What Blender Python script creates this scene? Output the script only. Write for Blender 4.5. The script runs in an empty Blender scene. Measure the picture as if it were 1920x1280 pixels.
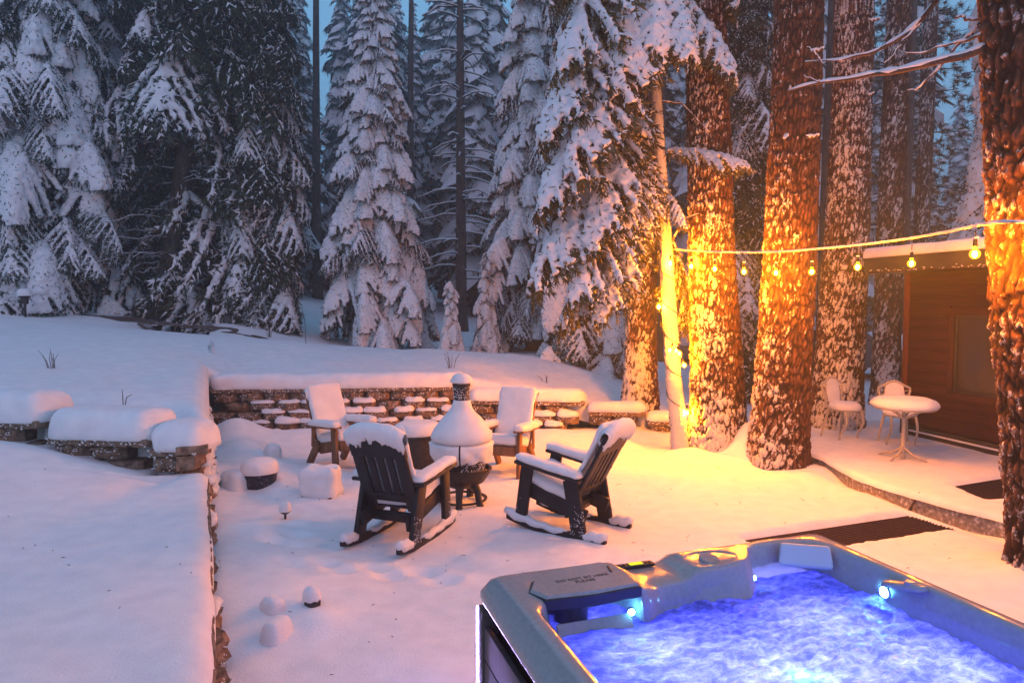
import bpy, math, random
import numpy as np
from mathutils import Matrix, Vector, Euler

R = math.radians
sc = bpy.context.scene
col = sc.collection

# ------------------------------------------------------------------ camera, sky, sun, exposure
FPX = 1300.0
TH = math.atan(75 / FPX)
CAMZ = 2.2
cam_d = bpy.data.cameras.new('camera')
cam_d.sensor_width = 36.0
cam_d.lens = FPX / 1920 * 36
cam_d.clip_start = 0.05
cam_d.clip_end = 1500
cam = bpy.data.objects.new('camera', cam_d)
cam.location = (0, 0, CAMZ)
cam.rotation_euler = (R(90) - TH, 0, 0)
col.objects.link(cam)
sc.camera = cam

SUN_EL, SUN_AZ = R(50), R(188)          # soft pink fill from high behind the camera
world = bpy.data.worlds.new('World')
sc.world = world
world.use_nodes = True
wn = world.node_tree
wn.nodes.clear()
wo = wn.nodes.new('ShaderNodeOutputWorld')
bg = wn.nodes.new('ShaderNodeBackground')
sky = wn.nodes.new('ShaderNodeTexSky')
sky.sky_type = 'NISHITA'
sky.sun_disc = False
sky.sun_elevation = R(4)          # the sun itself has set; the lamp is an added pink fill
sky.sun_rotation = SUN_AZ
mixs = wn.nodes.new('ShaderNodeMix')
mixs.data_type = 'RGBA'
mixs.inputs[0].default_value = 0.80
mixs.inputs[7].default_value = (2.0, 4.9, 8.4, 1)      # even blue dusk overcast
wn.links.new(sky.outputs[0], mixs.inputs[6])
wn.links.new(mixs.outputs[2], bg.inputs[0])
bg.inputs[1].default_value = 0.096
wn.links.new(bg.outputs[0], wo.inputs[0])

sun_d = bpy.data.lights.new('sun', 'SUN')
sun_d.energy = 0.44
sun_d.angle = R(70)
sun_d.color = (1.0, 0.26, 0.34)
sun = bpy.data.objects.new('sun', sun_d)
dirv = Vector((math.sin(SUN_AZ) * math.cos(SUN_EL), math.cos(SUN_AZ) * math.cos(SUN_EL), math.sin(SUN_EL)))
sun.rotation_euler = dirv.to_track_quat('Z', 'Y').to_euler()
sun.location = (0, -5, 12)
col.objects.link(sun)

sc.view_settings.view_transform = 'Standard'
sc.view_settings.look = 'None'
sc.view_settings.exposure = 0.34
sc.view_settings.gamma = 1.0
sc.view_settings.use_curve_mapping = False
sc.render.engine = 'CYCLES'
cy = sc.cycles
cy.use_denoising = True
cy.max_bounces = 6
cy.diffuse_bounces = 3
cy.glossy_bounces = 3
cy.transmission_bounces = 4
cy.transparent_max_bounces = 6
cy.volume_bounces = 0
cy.sample_clamp_indirect = 3.0
cy.caustics_reflective = False
cy.caustics_refractive = False

# ------------------------------------------------------------------ helpers
rng = np.random.default_rng(7)
random.seed(7)
c_, s_ = math.cos(TH), math.sin(TH)


def ray(px, py):
    a = (px - 960) / FPX
    b = (640 - py) / FPX
    return np.array([a, c_ + b * s_, -s_ + b * c_])


def PZ(px, py, z=0.0):
    d = ray(px, py)
    return np.array([0, 0, CAMZ]) + d * ((z - CAMZ) / d[2])


def PD(px, py, Y):
    d = ray(px, py)
    return np.array([0, 0, CAMZ]) + d * (Y / d[1])


def _h(ix, iy, iz, seed):
    h = (ix.astype(np.int64) * 374761393 + iy.astype(np.int64) * 668265263 + iz.astype(np.int64) * 2147483647 + seed * 974711) & 0xFFFFFFFF
    h = ((h ^ (h >> 13)) * 1274126177) & 0xFFFFFFFF
    h = (h ^ (h >> 16)) & 0xFFFFFFFF
    return h / 4294967295.0


def vnoise(x, y, z=None, seed=0):
    x = np.asarray(x, float)
    y = np.asarray(y, float)
    z = np.zeros_like(x) if z is None else np.asarray(z, float)
    ix, iy, iz = np.floor(x), np.floor(y), np.floor(z)
    fx, fy, fz = x - ix, y - iy, z - iz
    fx, fy, fz = [f * f * (3 - 2 * f) for f in (fx, fy, fz)]
    r = 0
    for dx in (0, 1):
        for dy in (0, 1):
            for dz in (0, 1):
                w = (fx if dx else 1 - fx) * (fy if dy else 1 - fy) * (fz if dz else 1 - fz)
                r = r + w * _h(ix + dx, iy + dy, iz + dz, seed)
    return r * 2 - 1


def fbm(x, y, z=None, o=4, seed=0):
    a, r, f = 0.5, 0, 1.0
    for k in range(o):
        r = r + a * vnoise(x * f, y * f, None if z is None else z * f, seed + k * 17)
        a *= 0.5
        f *= 2.03
    return r


def cell2(x, y, seed=0):
    """distances to the nearest and second nearest jittered cell point, and an id value"""
    ix, iy = np.floor(x), np.floor(y)
    d1 = np.full(x.shape, 9.0)
    d2 = np.full(x.shape, 9.0)
    idv = np.zeros(x.shape)
    zz = np.zeros_like(ix)
    for dx in (-1, 0, 1):
        for dy in (-1, 0, 1):
            cx, cyy = ix + dx, iy + dy
            px = cx + 0.15 + 0.7 * _h(cx, cyy, zz, seed)
            py = cyy + 0.15 + 0.7 * _h(cx, cyy, zz + 1, seed)
            d = np.hypot(px - x, py - y)
            hid = _h(cx, cyy, zz + 2, seed)
            closer = d < d1
            d2 = np.where(closer, d1, np.minimum(d2, d))
            idv = np.where(closer, hid, idv)
            d1 = np.where(closer, d, d1)
    return d1, d2, idv


def sstep(a, b, x):
    t = np.clip((np.asarray(x, float) - a) / (b - a), 0, 1)
    return t * t * (3 - 2 * t)


def TM(loc=(0, 0, 0), rot=(0, 0, 0), scl=(1, 1, 1)):
    return np.array(Matrix.LocRotScale(Vector(loc), Euler(rot), Vector(scl)))


class MB:
    def __init__(self):
        self.v, self.q, self.t, self.qm, self.tm, self.n = [], [], [], [], [], 0
        self.attr = []

    def add(self, V, F, mat=0, M=None):
        V = np.asarray(V, float).reshape(-1, 3)
        if M is not None:
            V = V @ M[:3, :3].T + M[:3, 3]
        F = np.asarray(F, np.int64)
        self.v.append(V)
        if len(F):
            if F.shape[1] == 4:
                self.q.append(F + self.n)
                self.qm.append(np.full(len(F), mat))
            else:
                self.t.append(F + self.n)
                self.tm.append(np.full(len(F), mat))
        self.n += len(V)
        return self

    def addm(self, other, M=None):
        V = np.concatenate(other.v)
        if M is not None:
            V = V @ M[:3, :3].T + M[:3, 3]
        self.v.append(V)
        for q, m in zip(other.q, other.qm):
            self.q.append(q + self.n)
            self.qm.append(m)
        for q, m in zip(other.t, other.tm):
            self.t.append(q + self.n)
            self.tm.append(m)
        self.n += len(V)
        return self

    def mesh(self, name, mats, smooth=True, sharp=None):
        me = bpy.data.meshes.new(name)
        V = np.concatenate(self.v)
        q = np.concatenate(self.q) if self.q else np.zeros((0, 4), np.int64)
        t = np.concatenate(self.t) if self.t else np.zeros((0, 3), np.int64)
        nl = q.size + t.size
        nf = len(q) + len(t)
        me.vertices.add(len(V))
        me.vertices.foreach_set('co', V.astype(np.float32).ravel())
        me.loops.add(nl)
        me.loops.foreach_set('vertex_index', np.concatenate([q.ravel(), t.ravel()]).astype(np.int32))
        me.polygons.add(nf)
        ls = np.concatenate([np.arange(len(q)) * 4, q.size + np.arange(len(t)) * 3]).astype(np.int32)
        me.polygons.foreach_set('loop_start', ls)
        mi = np.concatenate([np.concatenate(self.qm) if self.qm else [], np.concatenate(self.tm) if self.tm else []]).astype(np.int32)
        me.polygons.foreach_set('material_index', mi)
        me.polygons.foreach_set('use_smooth', np.full(nf, bool(smooth)))
        me.update(calc_edges=True)
        me.validate()
        if smooth and sharp is not None:
            me.set_sharp_from_angle(angle=R(sharp))
        for m in (mats if isinstance(mats, (list, tuple)) else [mats]):
            me.materials.append(m)
        return me


def link(name, me, parent=None, loc=None, rot=None, scl=None):
    o = bpy.data.objects.new(name, me)
    col.objects.link(o)
    if parent is not None:
        o.parent = parent
    if loc is not None:
        o.location = loc
    if rot is not None:
        o.rotation_euler = rot
    if scl is not None:
        o.scale = scl
    return o


def thing(name, label, cat, loc=(0, 0, 0), rz=0.0, group=None):
    o = bpy.data.objects.new(name, None)
    o.empty_display_size = 0.1
    col.objects.link(o)
    o.location = loc
    o.rotation_euler = (0, 0, rz)
    o['label'] = label
    o['category'] = cat
    if group:
        o['group'] = group
    return o


def part(name, mb, mats, parent, smooth=True, sharp=35, label=None):
    o = link(name, mb.mesh(name, mats, smooth, sharp), parent)
    if label:
        o['label'] = label
    return o


def single(name, mb, mats, label, cat, loc=(0, 0, 0), rz=0, group=None, smooth=True, sharp=35):
    o = link(name, mb.mesh(name, mats, smooth, sharp), None, loc, (0, 0, rz))
    o['label'] = label
    o['category'] = cat
    if group:
        o['group'] = group
    return o


def struct(name, mb, mats, label, smooth=True, sharp=None, kind='structure'):
    o = link(name, mb.mesh(name, mats, smooth, sharp))
    o['kind'] = kind
    o['label'] = label
    return o


def copy_tree(o, parent=None):
    c = o.copy()
    col.objects.link(c)
    if parent is not None:
        c.parent = parent
    for ch in list(o.children):
        copy_tree(ch, c)
    return c


# ---- primitives
def rbox(lx, ly, lz, r=0.01, seg=None, noise=0.0, nscale=8.0, seed=0, zr=None, lumps=0.0):
    """rounded box centred on the origin; optional noise turns it into a snow loaf or a rough stone"""
    h = np.array([lx, ly, lz]) / 2
    rr = np.minimum(np.array([r, r, zr if zr else r]), h * 0.999)

    def ax(i):
        a, b = -h[i] + rr[i], h[i] - rr[i]
        n = 1 if seg is None else max(1, int((b - a) / seg))
        nr = 1 if seg is None else 4
        lo = -h[i] + rr[i] * (1 - np.cos(np.linspace(0, math.pi / 2, nr + 1)[:-1]))
        return np.unique(np.concatenate([lo, np.linspace(a, b, n + 1), -lo]).round(6))
    X, Y, Z = ax(0), ax(1), ax(2)
    V, F, off = [], [], 0
    for axis, (A, B) in ((0, (Y, Z)), (1, (X, Z)), (2, (X, Y))):
        for sgn in (-1, 1):
            a, b = np.meshgrid(A, B, indexing='ij')
            cst = np.full(a.shape, sgn * h[axis])
            P = {0: (cst, a, b), 1: (a, cst, b), 2: (a, b, cst)}[axis]
            V.append(np.stack([p.ravel() for p in P], 1))
            na, nb = a.shape
            i = (np.arange(na - 1)[:, None] * nb + np.arange(nb - 1)[None]).ravel() + off
            f = np.stack([i, i + nb, i + nb + 1, i + 1], 1)
            flip = (sgn < 0) ^ (axis == 1)
            F.append(f[:, ::-1] if flip else f)
            off += na * nb
    V = np.concatenate(V)
    F = np.concatenate(F)
    U, inv = np.unique(V.round(5), axis=0, return_inverse=True)
    inv = np.asarray(inv).ravel()
    F = inv[F]
    inner = np.clip(U, -(h - rr), h - rr)
    d = (U - inner) / rr
    ln = np.linalg.norm(d, axis=1, keepdims=True)
    ln[ln == 0] = 1
    N = d / ln
    U = inner + N * rr
    if noise:
        s = nscale
        U = U + noise * np.stack([fbm(U[:, 0] * s + 3 * k, U[:, 1] * s + 7 * k, U[:, 2] * s, 3, seed + k * 31) for k in range(3)], 1)
    if lumps:
        U = U + N * (lumps * fbm(U[:, 0] * 3, U[:, 1] * 3, U[:, 2] * 3, 2, seed + 5))[:, None]
    return U, F


def tube(pts, radii, sides=8, cap=True):
    P = np.asarray(pts, float)
    n = len(P)
    radii = np.broadcast_to(np.asarray(radii, float), (n,))
    T = np.gradient(P, axis=0)
    T /= np.linalg.norm(T, axis=1, keepdims=True) + 1e-12
    up = np.array([0, 0, 1.0]) if abs(T[0][2]) < 0.9 else np.array([1.0, 0, 0])
    a = np.cross(T[0], up)
    a /= np.linalg.norm(a)
    ring = []
    ang = np.linspace(0, 2 * math.pi, sides, endpoint=False)
    for i in range(n):
        a = a - T[i] * (a @ T[i])
        a /= np.linalg.norm(a) + 1e-12
        b = np.cross(T[i], a)
        ring.append(P[i] + radii[i] * (np.cos(ang)[:, None] * a + np.sin(ang)[:, None] * b))
    V = np.concatenate(ring)
    i = np.arange(n - 1)[:, None] * sides
    j = np.arange(sides)[None]
    j2 = (j + 1) % sides
    F = np.stack([(i + j).ravel(), (i + j2).ravel(), (i + sides + j2).ravel(), (i + sides + j).ravel()], 1)
    if cap:
        V = np.concatenate([V, P[:1], P[-1:]])
        k = np.arange(sides)
        k2 = (k + 1) % sides
        c0, c1 = n * sides, n * sides + 1
        e = (n - 1) * sides
        F = np.concatenate([F, np.stack([np.full(sides, c0), np.full(sides, c0), k2, k], 1)[:, [1, 2, 3, 3]] * 0 + np.stack([np.full(sides, c0), k2, k, k], 1),
                            np.stack([np.full(sides, c1), e + k, e + k2, e + k2], 1)])
        tri = F[:, 2] == F[:, 3]
        return V, F, tri
    return V, F, np.zeros(len(F), bool)


def add_tube(mb, pts, radii, sides=8, mat=0, M=None):
    V, F, tri = tube(pts, radii, sides)
    n0 = mb.n
    mb.add(V, F[~tri], mat, M)
    if tri.any():
        mb.t.append(F[tri][:, :3] + n0)
        mb.tm.append(np.full(int(tri.sum()), mat))
    return mb


def lathe(profile, seg=32, a0=0.0, a1=2 * math.pi):
    pr = np.asarray(profile, float)
    closed = abs(a1 - a0 - 2 * math.pi) < 1e-6
    ang = np.linspace(a0, a1, seg, endpoint=not closed)
    m = len(ang)
    V = np.stack([(pr[:, 0][:, None] * np.cos(ang)).ravel(), (pr[:, 0][:, None] * np.sin(ang)).ravel(), np.repeat(pr[:, 1], m)], 1)
    n = len(pr)
    i = np.arange(n - 1)[:, None] * m
    j = np.arange(m if closed else m - 1)[None]
    j2 = (j + 1) % m
    F = np.stack([(i + j).ravel(), (i + j2).ravel(), (i + m + j2).ravel(), (i + m + j).ravel()], 1)
    return V, F


def grid(nu, nv):
    i = (np.arange(nu - 1)[:, None] * nv + np.arange(nv - 1)[None]).ravel()
    return np.stack([i, i + nv, i + nv + 1, i + 1], 1)


def prism(mb, poly, z0, z1, mat=0, M=None, bevel=0.0):
    """extrude a convex-ish 2D outline between z0 and z1 (fan caps)"""
    p = np.asarray(poly, float)
    n = len(p)
    c = p.mean(0)
    rings = []
    if bevel:
        d = c - p
        d /= np.linalg.norm(d, axis=1, keepdims=True)
        rings = [(p + d * bevel, z0), (p, z0 + bevel), (p, z1 - bevel), (p + d * bevel, z1)]
    else:
        rings = [(p, z0), (p, z1)]
    V = np.concatenate([np.column_stack([q, np.full(n, z)]) for q, z in rings] + [[[c[0], c[1], z0], [c[0], c[1], z1]]])
    k = np.arange(n)
    k2 = (k + 1) % n
    F = np.concatenate([np.stack([r * n + k, r * n + k2, (r + 1) * n + k2, (r + 1) * n + k], 1) for r in range(len(rings) - 1)])
    n0 = mb.n
    mb.add(V, F, mat, M)
    m = len(rings)
    e = (m - 1) * n
    T = np.concatenate([np.stack([np.full(n, m * n), k2, k], 1), np.stack([np.full(n, m * n + 1), e + k, e + k2], 1)])
    mb.t.append(T + n0)
    mb.tm.append(np.full(len(T), mat))
    return mb


ICO = None


def ico():
    global ICO
    if ICO is None:
        import bmesh
        b = bmesh.new()
        bmesh.ops.create_icosphere(b, subdivisions=1, radius=1)
        ICO = (np.array([v.co[:] for v in b.verts]), np.array([[v.index for v in f.verts] for f in b.faces]))
        b.free()
    return ICO


# ------------------------------------------------------------------ materials
def mat(name, base=(0.5, 0.5, 0.5), rough=0.6, spec=0.3, metal=0.0):
    m = bpy.data.materials.new(name)
    m.use_nodes = True
    n = m.node_tree
    b = n.nodes['Principled BSDF']
    b.inputs['Base Color'].default_value = (*base, 1)
    b.inputs['Roughness'].default_value = rough
    b.inputs['Metallic'].default_value = metal
    b.inputs['Specular IOR Level'].default_value = spec
    return m, n, b


def noise_node(n, scale, detail=4, rough=0.55, coord='Object', stretch=None):
    tc = n.nodes.new('ShaderNodeTexCoord')
    out = tc.outputs[coord]
    if stretch:
        mp = n.nodes.new('ShaderNodeMapping')
        mp.inputs['Scale'].default_value = stretch
        n.links.new(out, mp.inputs[0])
        out = mp.outputs[0]
    t = n.nodes.new('ShaderNodeTexNoise')
    t.inputs['Scale'].default_value = scale
    t.inputs['Detail'].default_value = detail
    t.inputs['Roughness'].default_value = rough
    n.links.new(out, t.inputs['Vector'])
    return t


def ramp(n, fac, stops):
    r = n.nodes.new('ShaderNodeValToRGB')
    els = r.color_ramp.elements
    while len(els) < len(stops):
        els.new(0.5)
    for e, (p, c) in zip(els, stops):
        e.position = p
        e.color = (*c, 1) if len(c) == 3 else c
    n.links.new(fac, r.inputs[0])
    return r


def bump(n, b, height, strength=0.4, dist=0.02):
    bp = n.nodes.new('ShaderNodeBump')
    bp.inputs['Strength'].default_value = strength
    bp.inputs['Distance'].default_value = dist
    n.links.new(height, bp.inputs['Height'])
    n.links.new(bp.outputs[0], b.inputs['Normal'])
    return bp


def noisy(name, stops, scale=10, rough=0.7, bstr=0.4, bdist=0.01, detail=5, stretch=None, coord='Object', spec=0.3):
    m, n, b = mat(name, (0.5, 0.5, 0.5), rough, spec)
    t = noise_node(n, scale, detail, 0.6, coord, stretch)
    r = ramp(n, t.outputs['Fac'], stops)
    n.links.new(r.outputs[0], b.inputs['Base Color'])
    bump(n, b, t.outputs['Fac'], bstr, bdist)
    return m


def snow_mat(name, bscale=55, bstr=0.35, bdist=0.012, alb=1.0):
    m, n, b = mat(name, (0.80, 0.81, 0.83), 0.75, 0.25)
    t = noise_node(n, bscale, 5, 0.7)
    t2 = noise_node(n, 6, 3, 0.5)
    r = ramp(n, t2.outputs['Fac'], [(0.3, (0.74 * alb, 0.755 * alb, 0.78 * alb)), (0.7, (0.84 * alb, 0.845 * alb, 0.855 * alb))])
    n.links.new(r.outputs[0], b.inputs['Base Color'])
    bump(n, b, t.outputs['Fac'], bstr, bdist)
    return m


SNOW = snow_mat('snow', 70, 0.55, 0.016)
SNOW_FINE = snow_mat('snow_on_things', 80, 0.75, 0.014)
SNOW_BOUGH = snow_mat('snow_on_boughs', 28, 0.55, 0.03, 0.94)


def needle_mat(name, c0, c1):
    m, n, b = mat(name, c0, 0.7, 0.2)
    t = noise_node(n, 9, 3)
    r = ramp(n, t.outputs['Fac'], [(0.35, c0), (0.7, c1)])
    oi = n.nodes.new('ShaderNodeObjectInfo')
    hs = n.nodes.new('ShaderNodeHueSaturation')
    mr = n.nodes.new('ShaderNodeMapRange')
    mr.inputs[3].default_value = 0.7
    mr.inputs[4].default_value = 1.35
    n.links.new(oi.outputs['Random'], mr.inputs[0])
    n.links.new(mr.outputs[0], hs.inputs['Value'])
    n.links.new(r.outputs[0], hs.inputs['Color'])
    n.links.new(hs.outputs[0], b.inputs['Base Color'])
    return m


NEEDLE = needle_mat('spruce_needles', (0.022, 0.032, 0.018), (0.06, 0.075, 0.035))
NEEDLE_FIR = needle_mat('fir_needles', (0.05, 0.055, 0.02), (0.12, 0.105, 0.04))
TWIG = noisy('twig_bark', [(0.3, (0.035, 0.024, 0.018)), (0.7, (0.10, 0.07, 0.05))], 30, 0.85)


def bark_mat(name, dark, mid, light):
    m, n, b = mat(name, mid, 0.85, 0.2)
    at = n.nodes.new('ShaderNodeAttribute')
    at.attribute_name = 'plate'
    at2 = n.nodes.new('ShaderNodeAttribute')
    at2.attribute_name = 'stuck_snow'
    t = noise_node(n, 14, 6, 0.65, 'Object', (1, 1, 0.3))
    r = ramp(n, t.outputs['Fac'], [(0.25, dark), (0.5, mid), (0.75, light)])
    mx = n.nodes.new('ShaderNodeMix')
    mx.data_type = 'RGBA'
    mx.inputs[6].default_value = (*[d * 0.45 for d in dark], 1)
    n.links.new(at.outputs['Fac'], mx.inputs[0])
    n.links.new(r.outputs[0], mx.inputs[7])
    fine = noise_node(n, 46, 5, 0.68, 'Object', (1, 1, 0.7))
    ad = n.nodes.new('ShaderNodeMath')
    ad.operation = 'MULTIPLY_ADD'
    ad.inputs[1].default_value = 1.0
    n.links.new(fine.outputs['Fac'], ad.inputs[0])
    n.links.new(at2.outputs['Fac'], ad.inputs[2])
    rs = ramp(n, ad.outputs[0], [(0.84, (0, 0, 0)), (1.10, (1, 1, 1))])
    m2 = n.nodes.new('ShaderNodeMix')
    m2.data_type = 'RGBA'
    m2.inputs[7].default_value = (0.54, 0.53, 0.52, 1)
    n.links.new(rs.outputs[0], m2.inputs[0])
    n.links.new(mx.outputs[2], m2.inputs[6])
    n.links.new(m2.outputs[2], b.inputs['Base Color'])
    bump(n, b, fine.outputs['Fac'], 0.5, 0.012)
    return m


BARK = bark_mat('ponderosa_bark', (0.034, 0.015, 0.009), (0.135, 0.060, 0.031), (0.24, 0.115, 0.062))
BARK_FAR = noisy('dark_trunk_bark', [(0.35, (0.03, 0.022, 0.02)), (0.55, (0.085, 0.06, 0.05)), (0.66, (0.10, 0.075, 0.06)), (0.72, (0.6, 0.6, 0.62))], 9, 0.9, 0.7, 0.03, 6, (1, 1, 0.35))
STONE = noisy('split_face_block', [(0.3, (0.06, 0.04, 0.028)), (0.52, (0.20, 0.14, 0.095)), (0.75, (0.34, 0.25, 0.18))], 13, 0.9, 0.9, 0.03, 8)
DARK_POLY = noisy('dark_recycled_timber', [(0.3, (0.007, 0.008, 0.011)), (0.7, (0.018, 0.019, 0.024))], 22, 0.5, 0.25, 0.004, 6, (0.15, 1, 1))
BROWN_WOOD = noisy('weathered_cedar', [(0.3, (0.09, 0.04, 0.02)), (0.7, (0.26, 0.13, 0.06))], 18, 0.6, 0.35, 0.005, 6, (1, 1, 0.15))
IRON = noisy('cast_iron', [(0.3, (0.014, 0.012, 0.012)), (0.7, (0.05, 0.042, 0.038))], 30, 0.55, 0.4, 0.004)
POT = noisy('glazed_dark_pot', [(0.3, (0.012, 0.012, 0.02)), (0.6, (0.03, 0.03, 0.045)), (0.72, (0.3, 0.3, 0.32))], 26, 0.35, 0.4, 0.006)
RUBBER = noisy('rubber_mat', [(0.3, (0.020, 0.011, 0.010)), (0.7, (0.060, 0.034, 0.030))], 45, 0.8, 0.7, 0.008)
CONCRETE = noisy('concrete_slab', [(0.3, (0.13, 0.11, 0.10)), (0.55, (0.27, 0.24, 0.21)), (0.68, (0.62, 0.62, 0.62))], 24, 0.85, 0.5, 0.008)
SIDING = noisy('stained_siding', [(0.3, (0.018, 0.0032, 0.0016)), (0.7, (0.060, 0.0105, 0.0040))], 10, 0.55, 0.4, 0.004, 6, (0.15, 1, 3), spec=0.3)
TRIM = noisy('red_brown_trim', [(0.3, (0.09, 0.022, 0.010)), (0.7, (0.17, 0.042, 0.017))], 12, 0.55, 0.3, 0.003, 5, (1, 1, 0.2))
FASCIA = noisy('dark_fascia', [(0.3, (0.03, 0.025, 0.022)), (0.7, (0.06, 0.05, 0.043))], 12, 0.7, 0.3, 0.003, 5, (0.2, 1, 1))
WHITE_METAL = noisy('white_painted_iron', [(0.3, (0.36, 0.33, 0.29)), (0.7, (0.48, 0.44, 0.39))], 30, 0.5, 0.3, 0.002)
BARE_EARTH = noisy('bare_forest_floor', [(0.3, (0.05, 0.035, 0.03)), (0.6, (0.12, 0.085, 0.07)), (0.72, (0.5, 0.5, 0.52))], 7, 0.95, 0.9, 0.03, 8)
ROCK = noisy('dark_rock', [(0.3, (0.02, 0.018, 0.02)), (0.7, (0.07, 0.06, 0.06))], 14, 0.8, 0.6, 0.01)
CABLE = noisy('snowy_cable', [(0.35, (0.03, 0.025, 0.02)), (0.5, (0.5, 0.48, 0.45)), (0.8, (0.78, 0.78, 0.78))], 40, 0.7, 0.5, 0.004)
SOCKET, _, _ = mat('black_lamp_socket', (0.02, 0.02, 0.02), 0.4)


def emit_mat(name, colr, strength):
    m = bpy.data.materials.new(name)
    m.use_nodes = True
    n = m.node_tree
    n.nodes.clear()
    o = n.nodes.new('ShaderNodeOutputMaterial')
    e = n.nodes.new('ShaderNodeEmission')
    e.inputs[0].default_value = (*colr, 1)
    e.inputs[1].default_value = strength
    n.links.new(e.outputs[0], o.inputs[0])
    return m


FILAMENT = emit_mat('warm_filament_bulb', (1.0, 0.30, 0.006), 8000)
FILAMENT_DIM = emit_mat('warm_filament_bulb_bright', (1.0, 0.27, 0.006), 1500)
GLOBE = bpy.data.materials.new('amber_glass_globe')
GLOBE.use_nodes = True
_n = GLOBE.node_tree
_n.nodes.clear()
_o = _n.nodes.new('ShaderNodeOutputMaterial')
_t = _n.nodes.new('ShaderNodeBsdfTransparent')
_t.inputs[0].default_value = (1.0, 0.82, 0.45, 1)
_e = _n.nodes.new('ShaderNodeEmission')
_e.inputs[0].default_value = (1.0, 0.36, 0.02, 1)
_e.inputs[1].default_value = 2.6
_a = _n.nodes.new('ShaderNodeAddShader')
_n.links.new(_t.outputs[0], _a.inputs[0])
_n.links.new(_e.outputs[0], _a.inputs[1])
_n.links.new(_a.outputs[0], _o.inputs[0])
LED_WHITE = emit_mat('blue_white_led', (0.14, 0.60, 1.0), 130)
LED_DEEP = emit_mat('underwater_blue_led', (0.24, 0.25, 1.0), 540)
LED_STRIP = emit_mat('cyan_corner_led', (0.46, 0.34, 1.0), 85)
LCD = emit_mat('yellow_green_lcd', (0.75, 0.8, 0.03), 1.1)

# ------------------------------------------------------------------ terrain
PXK = np.array([-600, -300, 0, 250, 440, 560, 700, 850, 1000, 1110, 1170, 1262, 1400, 2600])
ZC = np.array([2.2, 2.05, 1.92, 1.68, 1.48, 1.32, 1.14, 1.10, 0.98, 0.72, 0.50, 0.24, 0.04, 0.0])     # crest heights
ZE = np.array([1.25, 1.2, 1.12, 1.02, 0.97, 0.96, 0.96, 0.95, 0.72, 0.52, 0.40, 0.20, 0.02, 0.0])     # heights by the walls
SL = np.array([0.12, 0.12, 0.12, 0.115, 0.11, 0.10, 0.08, 0.05, 0.03, 0.02, 0.015, 0.01, 0.004, 0.004])


def backwall_y(x):
    return np.interp(x, [-12, -5.0, -0.75, 2.7, 6], [11.2, 11.35, 11.75, 11.4, 11.4])


def T(x, y):
    x = np.asarray(x, float)
    y = np.asarray(y, float)
    px = 960 + 1300 * x / np.maximum(y, 3.0)
    zc, ze, sl = np.interp(px, PXK, ZC), np.interp(px, PXK, ZE), np.interp(px, PXK, SL)
    y0 = np.where(px < 400, 7.5, 11.6)
    z = ze + (zc - ze) * sstep(0, 1, (y - y0) / (15.3 - y0))
    drop = np.interp(px, [-600, 500, 700, 900, 1262], [0.0, 0.0, 0.25, 0.2, 0.0])
    z = z - drop * sstep(15.4, 17.6, y) + sl * np.clip(y - np.interp(px, [450, 750], [15.6, 19]), 0, 45) + 0.10 * np.clip(y - 64, 0, 60)
    return z + 0.10 * fbm(x * 0.55, y * 0.55, None, 3, 3) * sstep(8, 12, y) + 0.025 * fbm(x * 2.1, y * 2.1, None, 3, 5)


# mat holes (world quads)
MAT1 = np.array([PZ(1385, 1004)[:2], PZ(1706, 957)[:2], PZ(1792, 985)[:2], PZ(1480, 1036)[:2]])


def in_quad(x, y, Q):
    ins = np.ones(x.shape, bool)
    for i in range(4):
        a, b = Q[i], Q[(i + 1) % 4]
        ins &= ((b[0] - a[0]) * (y - a[1]) - (b[1] - a[1]) * (x - a[0])) < 0
    return ins


def quad_sd(x, y, Q):
    d = np.full(x.shape, 9e9)
    for i in range(4):
        a, b = Q[i], Q[(i + 1) % 4]
        e = b - a
        t = np.clip(((x - a[0]) * e[0] + (y - a[1]) * e[1]) / (e @ e), 0, 1)
        d = np.minimum(d, np.hypot(x - a[0] - t * e[0], y - a[1] - t * e[1]))
    return np.where(in_quad(x, y, Q), d, -d)


MOUNDS = [  # x, y, height, radius
    (3.33, 9.55, 0.34, 0.26), (3.25, 9.75, 0.22, 0.45), (2.55, 9.75, 0.10, 0.35), (2.21, 12.0, 0.12, 0.6), (4.2, 5.2, 0.13, 0.5),
    (3.75, 8.9, 0.05, 0.5), (5.3, 11.2, 0.12, 0.6), (-2.85, 8.2, 0.11, 0.28), (-2.4, 8.75, 0.10, 0.25), (-3.2, 8.9, 0.14, 0.4),
    (-4.2, 10.4, 0.34, 0.42), (-3.75, 9.6, 0.22, 0.40), (-3.6, 10.7, 0.16, 0.6), (-2.9, 10.9, 0.10, 0.5), (-2.7, 7.9, 0.07, 0.2),
    (-2.05, 6.75, 0.05, 0.14), (-2.1, 5.6, 0.06, 0.5), (-2.45, 6.4, 0.09, 0.22), (-1.3, 4.6, 0.05, 0.13), (0.62, 8.2, 0.07, 0.16), (1.0, 8.05, 0.05, 0.14),
    (-1.6, 5.0, 0.08, 0.6), (1.6, 11.0, 0.10, 0.7), (0.4, 11.0, 0.14, 0.6), (-0.9, 11.2, 0.12, 0.5), (4.6, 4.4, 0.12, 0.4)]
FOOT = [(-0.55 - 0.21 * k + 0.05 * (k % 2), 5.35 + 0.03 * k + 0.13 * (k % 2)) for k in range(7)] + [(-1.95, 6.0), (-2.15, 6.1), (-2.0, 6.35)]


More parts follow.
